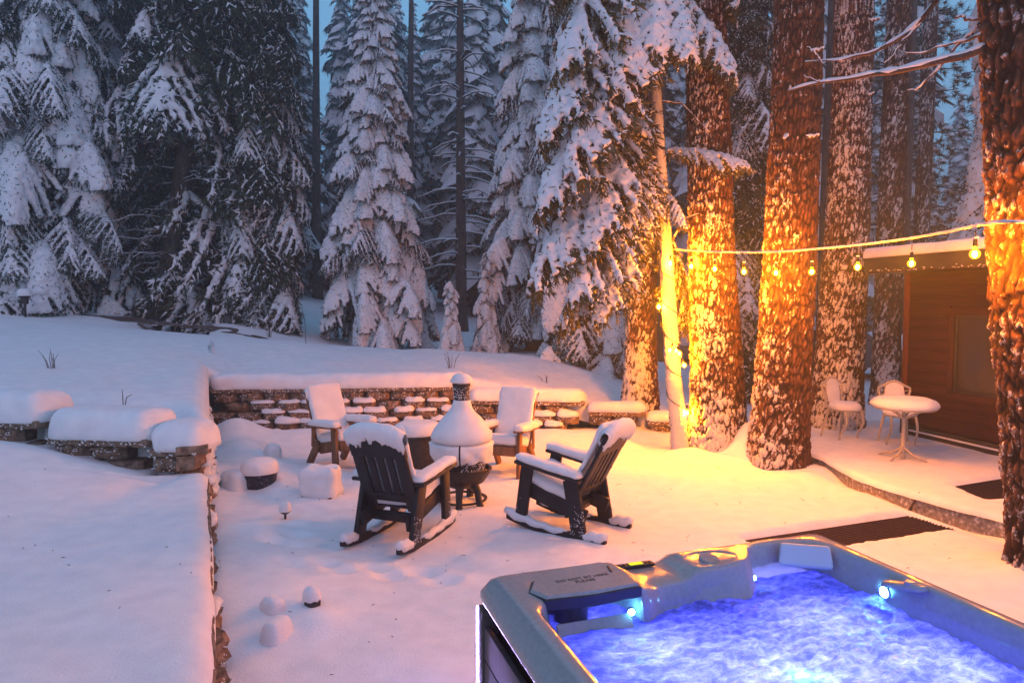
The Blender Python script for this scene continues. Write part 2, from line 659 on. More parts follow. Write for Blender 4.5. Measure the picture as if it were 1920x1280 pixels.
def patio(x, y):
    z = 0.05 * fbm(x * 0.7, y * 0.7, None, 3, 11) + 0.02 * fbm(x * 2.7, y * 2.7, None, 3, 12) + 0.006 * fbm(x * 9, y * 9, None, 2, 13)
    for mx, my, h, r in MOUNDS:
        z = z + h * np.exp(-((x - mx) ** 2 + (y - my) ** 2) / (r * r))
    for fx, fy in FOOT:
        q = ((x - fx) / 0.13) ** 2 + ((y - fy) / 0.09) ** 2
        z = z - 0.045 * np.exp(-q * q) + 0.012 * np.exp(-(q - 2) ** 2)
    # drift hugging the left wall
    dl = x + 0.44 * y
    z = z + 0.15 * np.exp(-np.clip(dl, 0, 9) / 0.35) * sstep(4, 5, y) * (0.7 + 0.6 * fbm(x * 1.3, y * 1.3, None, 2, 21)) * sstep(-0.4, 0.1, dl)
    xe = np.interp(y, [5, 6.5, 7.5, 8.8], [4.95, 4.63, 4.44, 4.11])
    z = z - 0.07 * np.exp(-((x - xe + 0.08) / 0.22) ** 2) * sstep(9.0, 8.2, y)
    sd = quad_sd(x, y, MAT1) + 0.05 * fbm(x * 5, y * 5, None, 3, 30)
    z = np.where(sd > -0.12, z * (1 - sstep(-0.12, 0.02, sd)) + (-0.11) * sstep(-0.05, 0.03, sd), z)
    return z


def Gnd(x, y):
    dl = -(x + 0.44 * y) * 0.915                       # distance left of the left wall line
    db = y - backwall_y(x)
    ycross = 6.9 - 0.12 * (x + 3.04)
    left = sstep(0.5, 1.5, dl) * sstep(0.8, 1.6, y - ycross)
    px = 960 + 1300 * x / np.maximum(y, 3)
    back = sstep(0.5, 1.5, db)
    m = np.where((dl > 0) & (y < 11.3), left, back)
    m = np.where((dl > 0) & (y >= 11.3), np.maximum(left, 0) * 1.0, m)
    return patio(x, y) * (1 - m) + (T(x, y) - 0.05) * m


def axis(lo, hi, f0, f1, step, grow):
    a = list(np.arange(f0, f1 + 1e-6, step))
    s = step
    while a[-1] < hi:
        s *= grow
        a.append(a[-1] + s)
    s = step
    while a[0] > lo:
        s *= grow
        a.insert(0, a[0] - s)
    return np.array(a)


gx = axis(-260, 260, -5.2, 7.2, 0.05, 1.13)
gy = axis(-30, 420, 2.2, 13.0, 0.05, 1.10)
GX, GY = np.meshgrid(gx, gy, indexing='ij')
GZ = Gnd(GX, GY)
mb = MB()
mb.add(np.stack([GX.ravel(), GY.ravel(), GZ.ravel()], 1), grid(len(gx), len(gy)))
struct('snow_ground', mb, SNOW, 'snow covered yard and forest floor')


def ground_at(x, y):
    a = np.array([float(x)])
    b = np.array([float(y)])
    return float(Gnd(a, b)[0])


# --- strips of snow with a rounded lip along an edge line
def strip(edge, normals, offs, zf):
    E = np.asarray(edge, float)
    N = np.asarray(normals, float)
    D = np.asarray(offs)
    X = E[:, None, 0] + N[:, None, 0] * D
    Y = E[:, None, 1] + N[:, None, 1] * D
    Z = zf(X, Y, np.broadcast_to(D, X.shape))
    return np.stack([X.ravel(), Y.ravel(), Z.ravel()], 1), grid(len(E), len(D))


OFFS = np.concatenate([[0, 0, 0.006, 0.02, 0.045, 0.08, 0.13, 0.2], np.arange(0.28, 2.0, 0.09), np.arange(2.0, 6.01, 0.2)])
NL = np.array([-0.915, -0.403])         # outward (left) from the left wall
WD = np.array([-0.403, 0.915])          # direction along the left wall away from the camera
CORN = np.array([-4.97, 11.3])
K0 = CORN - WD * ((11.3 - 6.95) / 0.915)

# near terrace (in front of the stepped cross wall)
ts = np.arange(-3.6, 6.0, 0.06)
edge = [K0 - WD * t + (NL * 0.5 if t < -0.02 else NL * 0.0) for t in ts]


def z_near(x, y):
    return 0.49 + 0.34 * sstep(3.35, 5.6, -x) * sstep(3.5, 7.0, y) + 0.07 * sstep(3.45, 3.75, -x + 0.05 * fbm(y * 3, x)) * sstep(5.0, 6.6, y) \
        + 0.05 * fbm(x * 0.8, y * 0.8, None, 3, 40) + 0.012 * fbm(x * 3, y * 3, None, 2, 41) \
        - 0.15 * np.exp(-np.clip(6.95 - 0.12 * (x + 3.04) - y, 0, 9) / 0.42) * sstep(3.2, 3.5, -x)


def lip(D, r):
    q = np.clip(D / r, 0, 1)
    return r * (np.sqrt(np.clip(1 - (1 - q) ** 2, 0, 1)) - 1)


def zf_near(X, Y, D):
    z = z_near(X, Y) + lip(D, 0.12)
    z[:, 0] -= 0.10
    return z


mb = MB()
V, F = strip([e + NL * 0.005 + NL * 0.02 * fbm(np.array([e[1] * 2]), np.array([0.0]))[0] for e in edge], [NL] * len(edge), np.concatenate([OFFS, [7, 8.5]]), zf_near)
mb.add(V, F[:, ::-1])
struct('near_terrace_snow', mb, SNOW, 'smooth snow on the near raised terrace at the left')

# upper bank: along the left wall, round the corner, along the back wall
e1 = [(K0 + WD * t, NL) for t in np.arange(-0.1, 4.70, 0.07)]
cn = (NL + np.array([-0.09, 0.99]))
e2 = [(CORN, cn)]
xs = np.arange(CORN[0] + 0.1, 2.9, 0.1)
e3 = [(np.array([x, backwall_y(x)]), np.array([0.0, 1.0])) for x in xs]
allE = e1 + e2 + e3
nl1 = len(e1)


def bank_edge_z(x, y):
    return T(x, y)


def zf_bank(X, Y, D):
    z = T(X, Y)
    zz = np.where(np.arange(len(allE))[:, None] < nl1, 0.2, 0.12)
    # along the back wall the sheet starts low behind the cap loaves
    z = z + lip(D, 0.2) * (zz / 0.2)
    z[:, 0] -= 0.22
    z[:, -6:] -= np.linspace(0, 0.14, 6)
    dcr = Y - (6.95 - 0.12 * (X + 3.04))
    z = z - 0.26 * (1 - sstep(0.3, 1.5, dcr)) * sstep(0.0, 0.5, D)
    z = np.where(dcr < 0.22, z - 1.2, z)
    return z


mb = MB()
V, F = strip([e[0] + e[1] * (0.0 if i < nl1 else 0.16) for i, e in enumerate(allE)], [e[1] for e in allE], OFFS, zf_bank)
mb.add(V, F[:, ::-1])
struct('upper_bank_snow', mb, SNOW, 'sloping snow bank above the retaining walls')

# bare ground under the dark firs
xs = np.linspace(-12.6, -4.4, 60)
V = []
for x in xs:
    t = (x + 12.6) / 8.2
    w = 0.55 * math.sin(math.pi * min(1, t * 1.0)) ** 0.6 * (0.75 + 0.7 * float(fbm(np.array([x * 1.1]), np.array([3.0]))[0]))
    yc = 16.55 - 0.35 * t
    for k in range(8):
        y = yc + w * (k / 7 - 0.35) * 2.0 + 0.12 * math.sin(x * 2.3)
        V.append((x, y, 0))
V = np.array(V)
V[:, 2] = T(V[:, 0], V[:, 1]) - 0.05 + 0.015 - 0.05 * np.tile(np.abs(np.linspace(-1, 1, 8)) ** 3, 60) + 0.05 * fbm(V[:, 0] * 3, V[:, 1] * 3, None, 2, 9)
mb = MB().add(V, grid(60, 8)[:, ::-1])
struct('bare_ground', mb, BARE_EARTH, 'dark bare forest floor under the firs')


# ------------------------------------------------------------------ retaining walls
def block_mb(seed, w=0.40, d=0.26, h=0.145):
    """split face block: front at -y, bevelled to the sides, rough"""
    r = np.random.default_rng(seed)
    nx, nz = 7, 5
    X = np.linspace(-1, 1, nx)
    Z = np.linspace(0, 1, nz)
    xx, zz = np.meshgrid(X, Z, indexing='ij')
    f = np.where(np.abs(xx) > 0.6, (np.abs(xx) - 0.6) / 0.4 * 0.09, 0) + np.where(zz > 0.95, 0.012, 0) + np.where(zz < 0.05, 0.012, 0)
    f = f + 0.022 * r.standard_normal(f.shape) * (np.abs(xx) < 0.99)
    front = np.stack([(xx * w / 2).ravel() + 0.006 * r.standard_normal(f.size), (-d / 2 + f).ravel(), (zz * h).ravel()], 1)
    m = MB()
    m.add(front, grid(nx, nz))
    # top, sides and back
    b = np.array([[-w / 2, -d / 2 + 0.09, 0], [w / 2, -d / 2 + 0.09, 0], [w / 2, d / 2, 0], [-w / 2, d / 2, 0],
                  [-w / 2, -d / 2 + 0.09, h], [w / 2, -d / 2 + 0.09, h], [w / 2, d / 2, h], [-w / 2, d / 2, h]])
    m.add(b, [[3, 2, 6, 7], [1, 2, 6, 5], [0, 4, 7, 3]])
    ix = [i * nz + nz - 1 for i in range(nx)]
    P = front[ix]
    top = np.concatenate([P, [[w / 2, d / 2, h], [-w / 2, d / 2, h]]])
    cen = top.mean(0)
    k = np.arange(len(top))
    m.add(np.concatenate([top, [cen]]), np.stack([np.full(len(top), len(top)), k, (k + 1) % len(top)], 1))
    return m


BLOCKS = [block_mb(100 + i).mesh('block', STONE, True, 28) for i in range(6)]
CAPS = []
for i in range(3):
    V, F = rbox(0.40, 0.30, 0.085, 0.012, 0.06, 0.018, 14, 200 + i)
    CAPS.append(MB().add(V, F).mesh('cap_block', STONE, True, 40))


def clump_mesh(seed, lx=0.36, ly=0.15, lz=0.085):
    V, F = rbox(lx, ly, lz, min(ly, lx) * 0.48, 0.035, 0.03, 9, seed, zr=lz * 0.49, lumps=0.03)
    V[:, 2] = np.where(V[:, 2] < 0, V[:, 2] * 0.35, V[:, 2])
    return MB().add(V, F).mesh('snow_clump', SNOW_FINE, True)


CLUMPS = [clump_mesh(300 + i) for i in range(6)]


def frost_mesh(seed):
    """speckles of snow caught on a rough block face"""
    r = np.random.default_rng(seed)
    m = MB()
    iv, iff = ico()
    for k in range(26):
        s = r.uniform(0.003, 0.010)
        p = np.array([r.uniform(-0.18, 0.18), -0.145 + r.uniform(-0.006, 0.01), r.beta(1.6, 1.0) * 0.14])
        m.add(iv * s * np.array([1.4, 0.6, 0.9]) + p, iff)
    return m.mesh('frost', SNOW_FINE, True)


FROST = [frost_mesh(400 + i) for i in range(4)]


def loaf(lx, ly, h, seed, r=None, nz=0.03, lump=0.05, seg=0.06):
    V, F = rbox(lx, ly, h * 2, r or min(ly, lx) * 0.42, seg, nz, 4.5, seed, zr=h * 0.8, lumps=lump)
    V[:, 2] = np.where(V[:, 2] < 0, V[:, 2] * 0.12, V[:, 2])
    return V, F


def wall_run(root, p0, p1, ztop, zbot, cap_off=0.0, set_back=0.065, snow_h=0.22, snow_d=0.46, clump_p=0.85, loaf_on=True, seed=0, frost_p=0.8, loaf_len=None):
    """courses of blocks from p0 to p1 (front face line of the top course), the lower ones stepping forward"""
    r = np.random.default_rng(seed)
    p0, p1 = np.asarray(p0, float), np.asarray(p1, float)
    d = p1 - p0
    L = np.linalg.norm(d)
    d /= L
    nrm = np.array([d[1], -d[0]])          # towards the front
    rz = math.atan2(d[1], d[0])
    # cap row
    n = max(1, round(L / 0.40))
    for i in range(n):
        c = p0 + d * (i + 0.5) * L / n - nrm * 0.12
        o = link('cap_block', CAPS[r.integers(3)], root, (c[0], c[1], ztop - 0.045), (0, 0, rz), (L / n / 0.405, 1, 1))
    k = 0
    z = ztop - 0.09 - 0.15
    while z > zbot - 0.15:
        off = 0.2 if k % 2 else 0.0
        cnt = int(round((L - off) / 0.415 + 0.3))
        for i in range(cnt):
            t = off + (i + 0.5) * 0.415
            if t > L - 0.13:
                continue
            c = p0 + d * t + nrm * (set_back * (k + 0.0) + 0.0) - nrm * 0.13 + nrm * r.uniform(-0.02, 0.02)
            link('block', BLOCKS[r.integers(6)], root, (c[0], c[1], z), (0, 0, rz + r.uniform(-0.03, 0.03)))
            if r.random() < clump_p and k > 0:
                f = p0 + d * (t + r.uniform(-0.03, 0.03)) + nrm * (set_back * k - 0.055)
                s = r.uniform(0.85, 1.2)
                link('snow_clump', CLUMPS[r.integers(6)], root, (f[0], f[1], z + 0.146), (0, 0, rz + r.uniform(-0.1, 0.1)), (s, 1.15, r.uniform(0.9, 1.9)))
            if r.random() < frost_p:
                link('frost', FROST[r.integers(4)], root, (c[0], c[1], z), (0, 0, rz))['kind'] = 'stuff'
        k += 1
        z -= 0.153
    if loaf_on:
        ll = loaf_len or L
        V, F = loaf(ll + 0.06, snow_d, snow_h, seed + 900, r=0.15, lump=0.035)
        c = (p0 + p1) / 2 - nrm * (snow_d / 2 - 0.055)
        o = part('snow_cap', MB().add(V, F), SNOW, root, True, None)
        o.location = (c[0], c[1], ztop - 0.01)
        o.rotation_euler = (0, 0, rz)
        # frosted rim caught on the cap stones
        fm = MB()
        iv, iff = ico()
        for q in range(int(L * 70)):
            s = r.uniform(0.004, 0.012)
            t = r.uniform(0, L)
            pp = np.array([t - L / 2, -0.155 - 0.02 * r.random(), r.uniform(-0.085, 0.0)])
            fm.add(iv * s * np.array([1.3, 0.7, 0.9]) + pp, iff)
        o = part('frost_rim', fm, SNOW_FINE, root, True, None)
        o['kind'] = 'stuff'
        cc = (p0 + p1) / 2 - nrm * 0.13
        o.location = (cc[0], cc[1], ztop)
        o.rotation_euler = (0, 0, rz)


w = thing('retaining_wall', 'long block retaining wall behind the fire circle, its snow cap stepping down to the right', 'retaining wall', (0, 0, 0))
WY = backwall_y
wall_run(w, (-4.95, 11.32), (-0.78, 11.72), 0.78, 0.0, seed=1, snow_h=0.24)
wall_run(w, (-0.72, 11.72), (1.22, 11.55), 0.54, 0.0, seed=2, snow_h=0.19)
wall_run(w, (1.28, 11.52), (2.20, 11.40), 0.38, 0.0, seed=3, snow_h=0.15)
wall_run(w, (2.24, 11.38), (2.80, 11.32), 0.24, 0.0, seed=4, snow_h=0.13)

w = thing('retaining_wall', 'snowed over block wall running away from the camera on the left of the fire circle', 'retaining wall')
a = K0 + WD * 0.05
wall_run(w, a + NL * 0.05, CORN + NL * 0.05, 0.74, 0.0, seed=5, loaf_on=False, set_back=0.03, clump_p=0.95, frost_p=0.6)
w = thing('retaining_wall', 'low snowy block wall edging the near terrace at the bottom left', 'retaining wall')
wall_run(w, K0 - WD * 5.6 + NL * 0.03, K0 + NL * 0.05, 0.42, 0.0, seed=6, loaf_on=False, set_back=0.055, clump_p=0.42, frost_p=0.6)

w = thing('retaining_wall', 'stepped block wall at the far left, three rounded snow caps stepping down to the corner', 'retaining wall')
CDX = np.array([-0.993, 0.119])


def cp(s):
    return K0 + CDX * s


wall_run(w, cp(0.66), cp(0.14), 0.70, 0.1, seed=7, snow_h=0.26, snow_d=0.55, set_back=0.02, clump_p=0.2)
wall_run(w, cp(1.80), cp(0.68), 0.80, 0.1, seed=8, snow_h=0.28, snow_d=0.62, set_back=0.02, clump_p=0.2)
wall_run(w, cp(4.2), cp(1.90), 0.96, 0.1, seed=9, snow_h=0.29, snow_d=0.62, set_back=0.02, clump_p=0.2)

# ------------------------------------------------------------------ patio slab by the house
SE = np.array([PZ(1545, 862, 0.12)[:2], PZ(1600, 893, 0.12)[:2], PZ(1660, 915, 0.12)[:2], PZ(1740, 938, 0.12)[:2], PZ(1810, 958, 0.12)[:2], PZ(1880, 976, 0.12)[:2], (4.95, 5.2), (5.1, 3.5)])
sm = []
for i in range(len(SE) - 1):
    for t in np.linspace(0, 1, 14, endpoint=False):
        sm.append(SE[i] * (1 - t) + SE[i + 1] * t)
SEs = np.array(sm)
for _ in range(6):
    SEs[1:-1] = (SEs[:-2] + SEs[1:-1] + SEs[2:]) / 3
far = np.array([SEs[0] + (-0.12, 0.9), SEs[0] + (-0.2, 2.2)])
SEs = np.concatenate([far[::-1], SEs])
tg = np.gradient(SEs, axis=0)
tg /= np.linalg.norm(tg, axis=1, keepdims=True)
SN = np.stack([-tg[:, 1], tg[:, 0]], 1)
SN = np.tile(np.array([[0.97, 0.243]]), (len(SEs), 1))
mb = MB()
V, F = strip(SEs, SN, [0, 0, 5.0], lambda X, Y, D: np.where(np.arange(3)[None] == 0, -0.25, 0.10) + 0 * X)
mb.add(V, F)
struct('patio_slab', mb, CONCRETE, 'raised concrete patio slab beside the house', True, 30)
MAT2 = np.array([PZ(1792, 912, 0.13)[:2], PZ(1890, 896, 0.13)[:2], PZ(1960, 925, 0.13)[:2], PZ(1850, 937, 0.13)[:2]])


def zf_slab(X, Y, D):
    z = 0.155 + lip(D + 0.02, 0.07) + 0.025 * fbm(X * 1.2, Y * 1.2, None, 3, 50) + 0.012 * fbm(X * 4, Y * 4, None, 2, 51)
    sd = quad_sd(X, Y, MAT2) + 0.04 * fbm(X * 5, Y * 5, None, 3, 31)
    z = z * (1 - sstep(-0.07, 0.03, sd)) + 0.105 * sstep(-0.07, 0.03, sd)
    z[:, 0] = 0.10 + 0.02 * fbm(X[:, 0] * 4, Y[:, 0] * 4, None, 3, 77)
    return z


mb = MB()
V, F = strip(SEs, SN, np.concatenate([[-0.02, -0.012, 0.0, 0.03, 0.07], np.arange(0.13, 3.2, 0.05), [3.6, 4.2, 5.0]]), zf_slab)
mb.add(V, F)
struct('patio_snow', mb, SNOW, 'snow lying on the patio slab')


def mat_obj(Q, z, label, name='door_mat'):
    c = Q.mean(0)
    m = MB()
    ed = Q[1] - Q[0]
    rz = math.atan2(ed[1], ed[0])
    n = 14
    # ribbed rubber: base plus raised ribs
    q = [(Q[i] - c) for i in range(4)]
    q = [c + v * 1.06 for v in q]
    prism(m, [tuple(p - c) for p in q], 0, 0.018)
    root = single(name, m, RUBBER, label, 'mat', (c[0], c[1], z))
    rm = MB()
    for i in range(n):
        t = (i + 0.5) / n
        a = q[0] + (q[3] - q[0]) * t - c
        b = q[1] + (q[2] - q[1]) * t - c
        add_tube(rm, [(a[0] * 0.97, a[1] * 0.97, 0.019), (b[0] * 0.97, b[1] * 0.97, 0.019)], 0.010, 6)
    part('rib', rm, RUBBER, root)
    return root


mat_obj(MAT1, -0.075, 'dark rubber mat cleared of snow between the hot tub and the patio slab')
mat_obj(MAT2, 0.112, 'dark rubber mat half hidden by snow on the patio slab by the right pine')


# ------------------------------------------------------------------ trunks
def trunk_mesh(name, pts, radii, nth=160, dz=0.018, seed=0, plate=0.050, stretch=3.6, depth=0.022, snow=0.55, wind=math.radians(-150), flare=0.35, mats=None, wind_w=1.0, zfine=7.0, snow_hi=0.0):
    """pts: centre line (z increasing). Returns a mesh with real bark plates and stuck snow."""
    pts = np.asarray(pts, float)
    z0, z1 = pts[0, 2], pts[-1, 2]
    zs = np.concatenate([np.arange(z0, min(z1, z0 + zfine), dz), np.linspace(min(z1, z0 + zfine), z1, 24)])
    cx = np.interp(zs, pts[:, 2], pts[:, 0])
    cyy = np.interp(zs, pts[:, 2], pts[:, 1])
    k = max(3, int(0.5 / dz))
    ker = np.ones(k) / k
    pad = lambda a: np.convolve(np.pad(a, k // 2, mode='edge'), ker, 'valid')[:len(a)]
    cx, cyy = pad(cx), pad(cyy)
    rr = np.interp(zs, pts[:, 2], radii)
    th = np.linspace(0, 2 * math.pi, nth, endpoint=False)
    TT, ZZ = np.meshgrid(th, zs, indexing='xy')
    RR = np.broadcast_to(rr[:, None], TT.shape)
    r0 = float(np.mean(radii))
    u = TT * r0 / plate
    per = 2 * math.pi * r0 / plate
    ncell = max(3, round(per))
    u = TT / (2 * math.pi) * ncell
    v = ZZ / (plate * stretch)
    wob = 1.1 * fbm(np.cos(TT) * r0 * 5 + 5, ZZ * 2.6, np.sin(TT) * r0 * 5, 3, seed + 3) + 0.9 * fbm(np.cos(TT) * r0 * 17 + 5, ZZ * 9.0, np.sin(TT) * r0 * 17, 3, seed + 4)
    uu = u + wob
    d1, d2, idv = cell2(np.mod(uu, ncell), v + 0.7 * wob, seed)
    edge = d2 - d1
    e1c, e2c, id2 = cell2(np.mod(uu * 2, ncell * 2), v * 2.2 + wob, seed + 50)
    pl = sstep(0.02, 0.50, edge) * (0.55 + 0.45 * sstep(0.0, 0.40, e2c - e1c))
    fine = fbm(np.cos(TT) * r0 * 28, ZZ * 14, np.sin(TT) * r0 * 28, 3, seed + 9)
    disp = depth * (pl - 0.6) + depth * 0.55 * (idv - 0.5) * pl + depth * 0.5 * fine
    fl = 1 + flare * np.exp(-(ZZ - z0) / 0.38) * (1 + 0.35 * np.sin(TT * 3 + seed) + 0.25 * np.sin(TT * 5 + 2 * seed))
    wf = np.clip(np.cos(TT - wind) * 0.62 + 0.38, 0, 1) ** wind_w
    lump = fbm(np.cos(TT) * r0 * 26, ZZ * 15, np.sin(TT) * r0 * 26, 4, seed + 20)
    lump2 = fbm(np.cos(TT) * r0 * 5, ZZ * 3.0, np.sin(TT) * r0 * 5, 2, seed + 25)
    base = np.exp(-(ZZ - z0) / 0.9) * 0.35
    sn = np.clip(0.04 + snow * wf + 0.34 * lump + 0.26 * lump2 + base * wf + snow_hi * sstep(2, 5, ZZ - z0) * wf, 0, 1)
    sn = sn + 0.20 * sstep(0.15, 0.70, pl) - 0.14 + 0.16 * (id2 - 0.5)
    disp = disp + 0.016 * sstep(0.30, 0.62, sn)
    rad = RR * fl + disp
    X = cx[:, None] + rad * np.cos(TT)
    Y = cyy[:, None] + rad * np.sin(TT)
    V = np.stack([X.ravel(), Y.ravel(), ZZ.ravel()], 1)
    nz = len(zs)
    i = np.arange(nz - 1)[:, None] * nth
    j = np.arange(nth)[None]
    j2 = (j + 1) % nth
    F = np.stack([(i + j).ravel(), (i + j2).ravel(), (i + nth + j2).ravel(), (i + nth + j).ravel()], 1)
    me = MB().add(V, F).mesh(name, mats or [BARK], True)
    for an, av in (('plate', pl), ('stuck_snow', sn)):
        at = me.attributes.new(an, 'FLOAT', 'POINT')
        at.data.foreach_set('value', av.astype(np.float32).ravel())
    return me


def pine(label, base, pix, wpx, Y, **kw):
    """big pine: pix = [(px, py)] along the centre line bottom to top, at depth Y"""
    b = np.array(base)
    P = [np.array(PD(px, py, Y)) for px, py in pix]
    pts = [np.array([0, 0, -0.25])] + [p - b for p in P]
    top = pts[-1] + (pts[-1] - pts[-2]) / max(0.1, (pts[-1][2] - pts[-2][2])) * 5.0
    pts.append(top)
    rad = [wpx[0] / 2 / FPX * Y] + [q / 2 / FPX * Y for q in wpx] + [wpx[-1] / 2 / FPX * Y * 0.75]
    t = thing('pine_tree', label, 'tree', tuple(b))
    tr = link('trunk', trunk_mesh('trunk', pts, rad, **kw), t)
    return t, tr, pts, rad


# the branches of the big trees
def snowy_branch(parent, pts, r0, r1, snow=True, sides=7, name='branch', snow_r=1.0, seed=0):
    P = np.asarray(pts, float)
    t = np.linspace(0, 1, len(P))
    tt = np.linspace(0, 1, 22)
    Q = np.stack([np.interp(tt, t, P[:, i]) for i in range(3)], 1)
    for _ in range(2):
        Q[1:-1] = (Q[:-2] + 2 * Q[1:-1] + Q[2:]) / 4
    Q += 0.012 * np.stack([vnoise(tt * 9, tt * 0 + seed, None, seed + i) for i in range(3)], 1)
    rad = r0 + (r1 - r0) * tt
    m = MB()
    add_tube(m, Q, rad, sides, 0)
    if snow:
        S = Q.copy()
        S[:, 2] += rad * 0.6 * snow_r
        S[:, 1] -= rad * 0.25
        sr = rad * 1.15 * snow_r * (0.85 + 0.4 * vnoise(tt * 17, tt * 0 + 3 + seed))
        sr[0] *= 0.6
        add_tube(m, S, np.maximum(sr, 0.004), sides, 1)
    return part(name, m, [TWIG, SNOW_FINE], parent, True, None)


# pines behind and beside the light string (trunk widths in photo pixels)
t1, tr1, p1pts, p1r = pine('thick lit pine trunk with the brightest yellow patch, left of the two front trunks', (3.00, 9.95, 0.0),
                           [(1348, 840), (1345, 700), (1335, 500), (1330, 300), (1322, 0)], [104, 96, 84, 78, 72], 9.95, seed=31, snow=0.33, nth=170, wind=R(-125))
t2, tr2, p2pts, p2r = pine('tall leaning pine trunk with dark red right side, frontmost of the lit trio', (3.57, 9.2, 0.0),
                           [(1459, 860), (1468, 700), (1480, 500), (1490, 250), (1499, 0)], [104, 98, 94, 88, 84], 9.2, seed=32, snow=0.24, nth=170, wind=R(-160))
t3, tr3, p3pts, p3r = pine('snow speckled pine trunk standing behind the white bistro chairs', (5.32, 11.35, 0.0),
                           [(1566, 800), (1575, 650), (1590, 400), (1597, 200), (1602, 0)], [90, 84, 74, 68, 66], 11.35, seed=33, snow=0.36, nth=150, wind=R(-120), dz=0.022)
t0, tr0, p0pts, p0r = pine('pine trunk rising from the snow bank behind the thin lamp wrapped stem', (2.21, 12.0, 0.3),
                           [(1200, 745), (1202, 650), (1206, 480), (1204, 250), (1200, 0)], [64, 58, 50, 46, 42], 12.0, seed=34, snow=0.32, nth=120, wind=R(-120), dz=0.026)
tR, trR, pRpts, pRr = pine('massive plated pine trunk at the right edge holding the end of the light string', (4.28, 5.35, -0.05),
                           [(1982, 1060), (1974, 800), (1966, 600), (1955, 300), (1946, 0)], [150, 162, 180, 180, 178], 5.35, seed=35, snow=0.17, nth=260, dz=0.012,
                           plate=0.07, stretch=4.0, depth=0.030, wind=R(-170), zfine=5.2, flare=0.30)

# dead branches reaching left from the right pine
def pxb(seq, parent, r0, r1, **kw):
    b = np.array(parent.location)
    return snowy_branch(parent, [PD(px, py, Y) - b for px, py, Y in seq], r0, r1, **kw)


pxb([(1850, 92, 5.45), (1760, 118, 5.6), (1660, 138, 5.9), (1560, 150, 6.2), (1475, 170, 6.5)], tR, 0.034, 0.008, seed=1, snow_r=1.15)
pxb([(1790, -40, 5.9), (1720, 50, 6.0), (1650, 95, 6.1), (1580, 112, 6.2), (1510, 118, 6.4)], tR, 0.026, 0.006, seed=2)
pxb([(1870, 28, 5.5), (1820, 36, 5.6), (1795, 32, 5.7)], tR, 0.018, 0.010, seed=3)
pxb([(1845, 62, 5.5), (1800, 80, 5.7), (1740, 95, 5.9), (1690, 102, 6.0)], tR, 0.014, 0.004, seed=4)
pxb([(1840, 40, 5.6), (1790, 90, 5.75), (1740, 150, 5.9), (1720, 168, 6.0), (1700, 172, 6.1)], tR, 0.014, 0.004, seed=5)
pxb([(1722, 45, 6.0), (1690, 80, 6.0), (1660, 118, 6.0)], tR, 0.012, 0.003, seed=6)
pxb([(1540, 118, 6.3), (1528, 98, 6.3), (1515, 88, 6.35)], tR, 0.008, 0.003, seed=7)
pxb([(1540, 152, 6.25), (1520, 148, 6.3), (1508, 140, 6.35)], tR, 0.007, 0.003, seed=8)
# stubs on the lit trunks
for par, seq in ((t2, [(1520, 98, 8.9), (1545, 92, 8.8)]), (t2, [(1512, 258, 8.85), (1535, 255, 8.8)]), (t2, [(1475, 255, 8.85), (1470, 262, 8.7)]), (t3, [(1628, 180, 11.0), (1638, 176, 10.9)]), (t3, [(1630, 40, 11.1), (1650, 36, 11.0)])):
    pxb(seq, par, 0.022, 0.014, seed=9, snow_r=1.3)

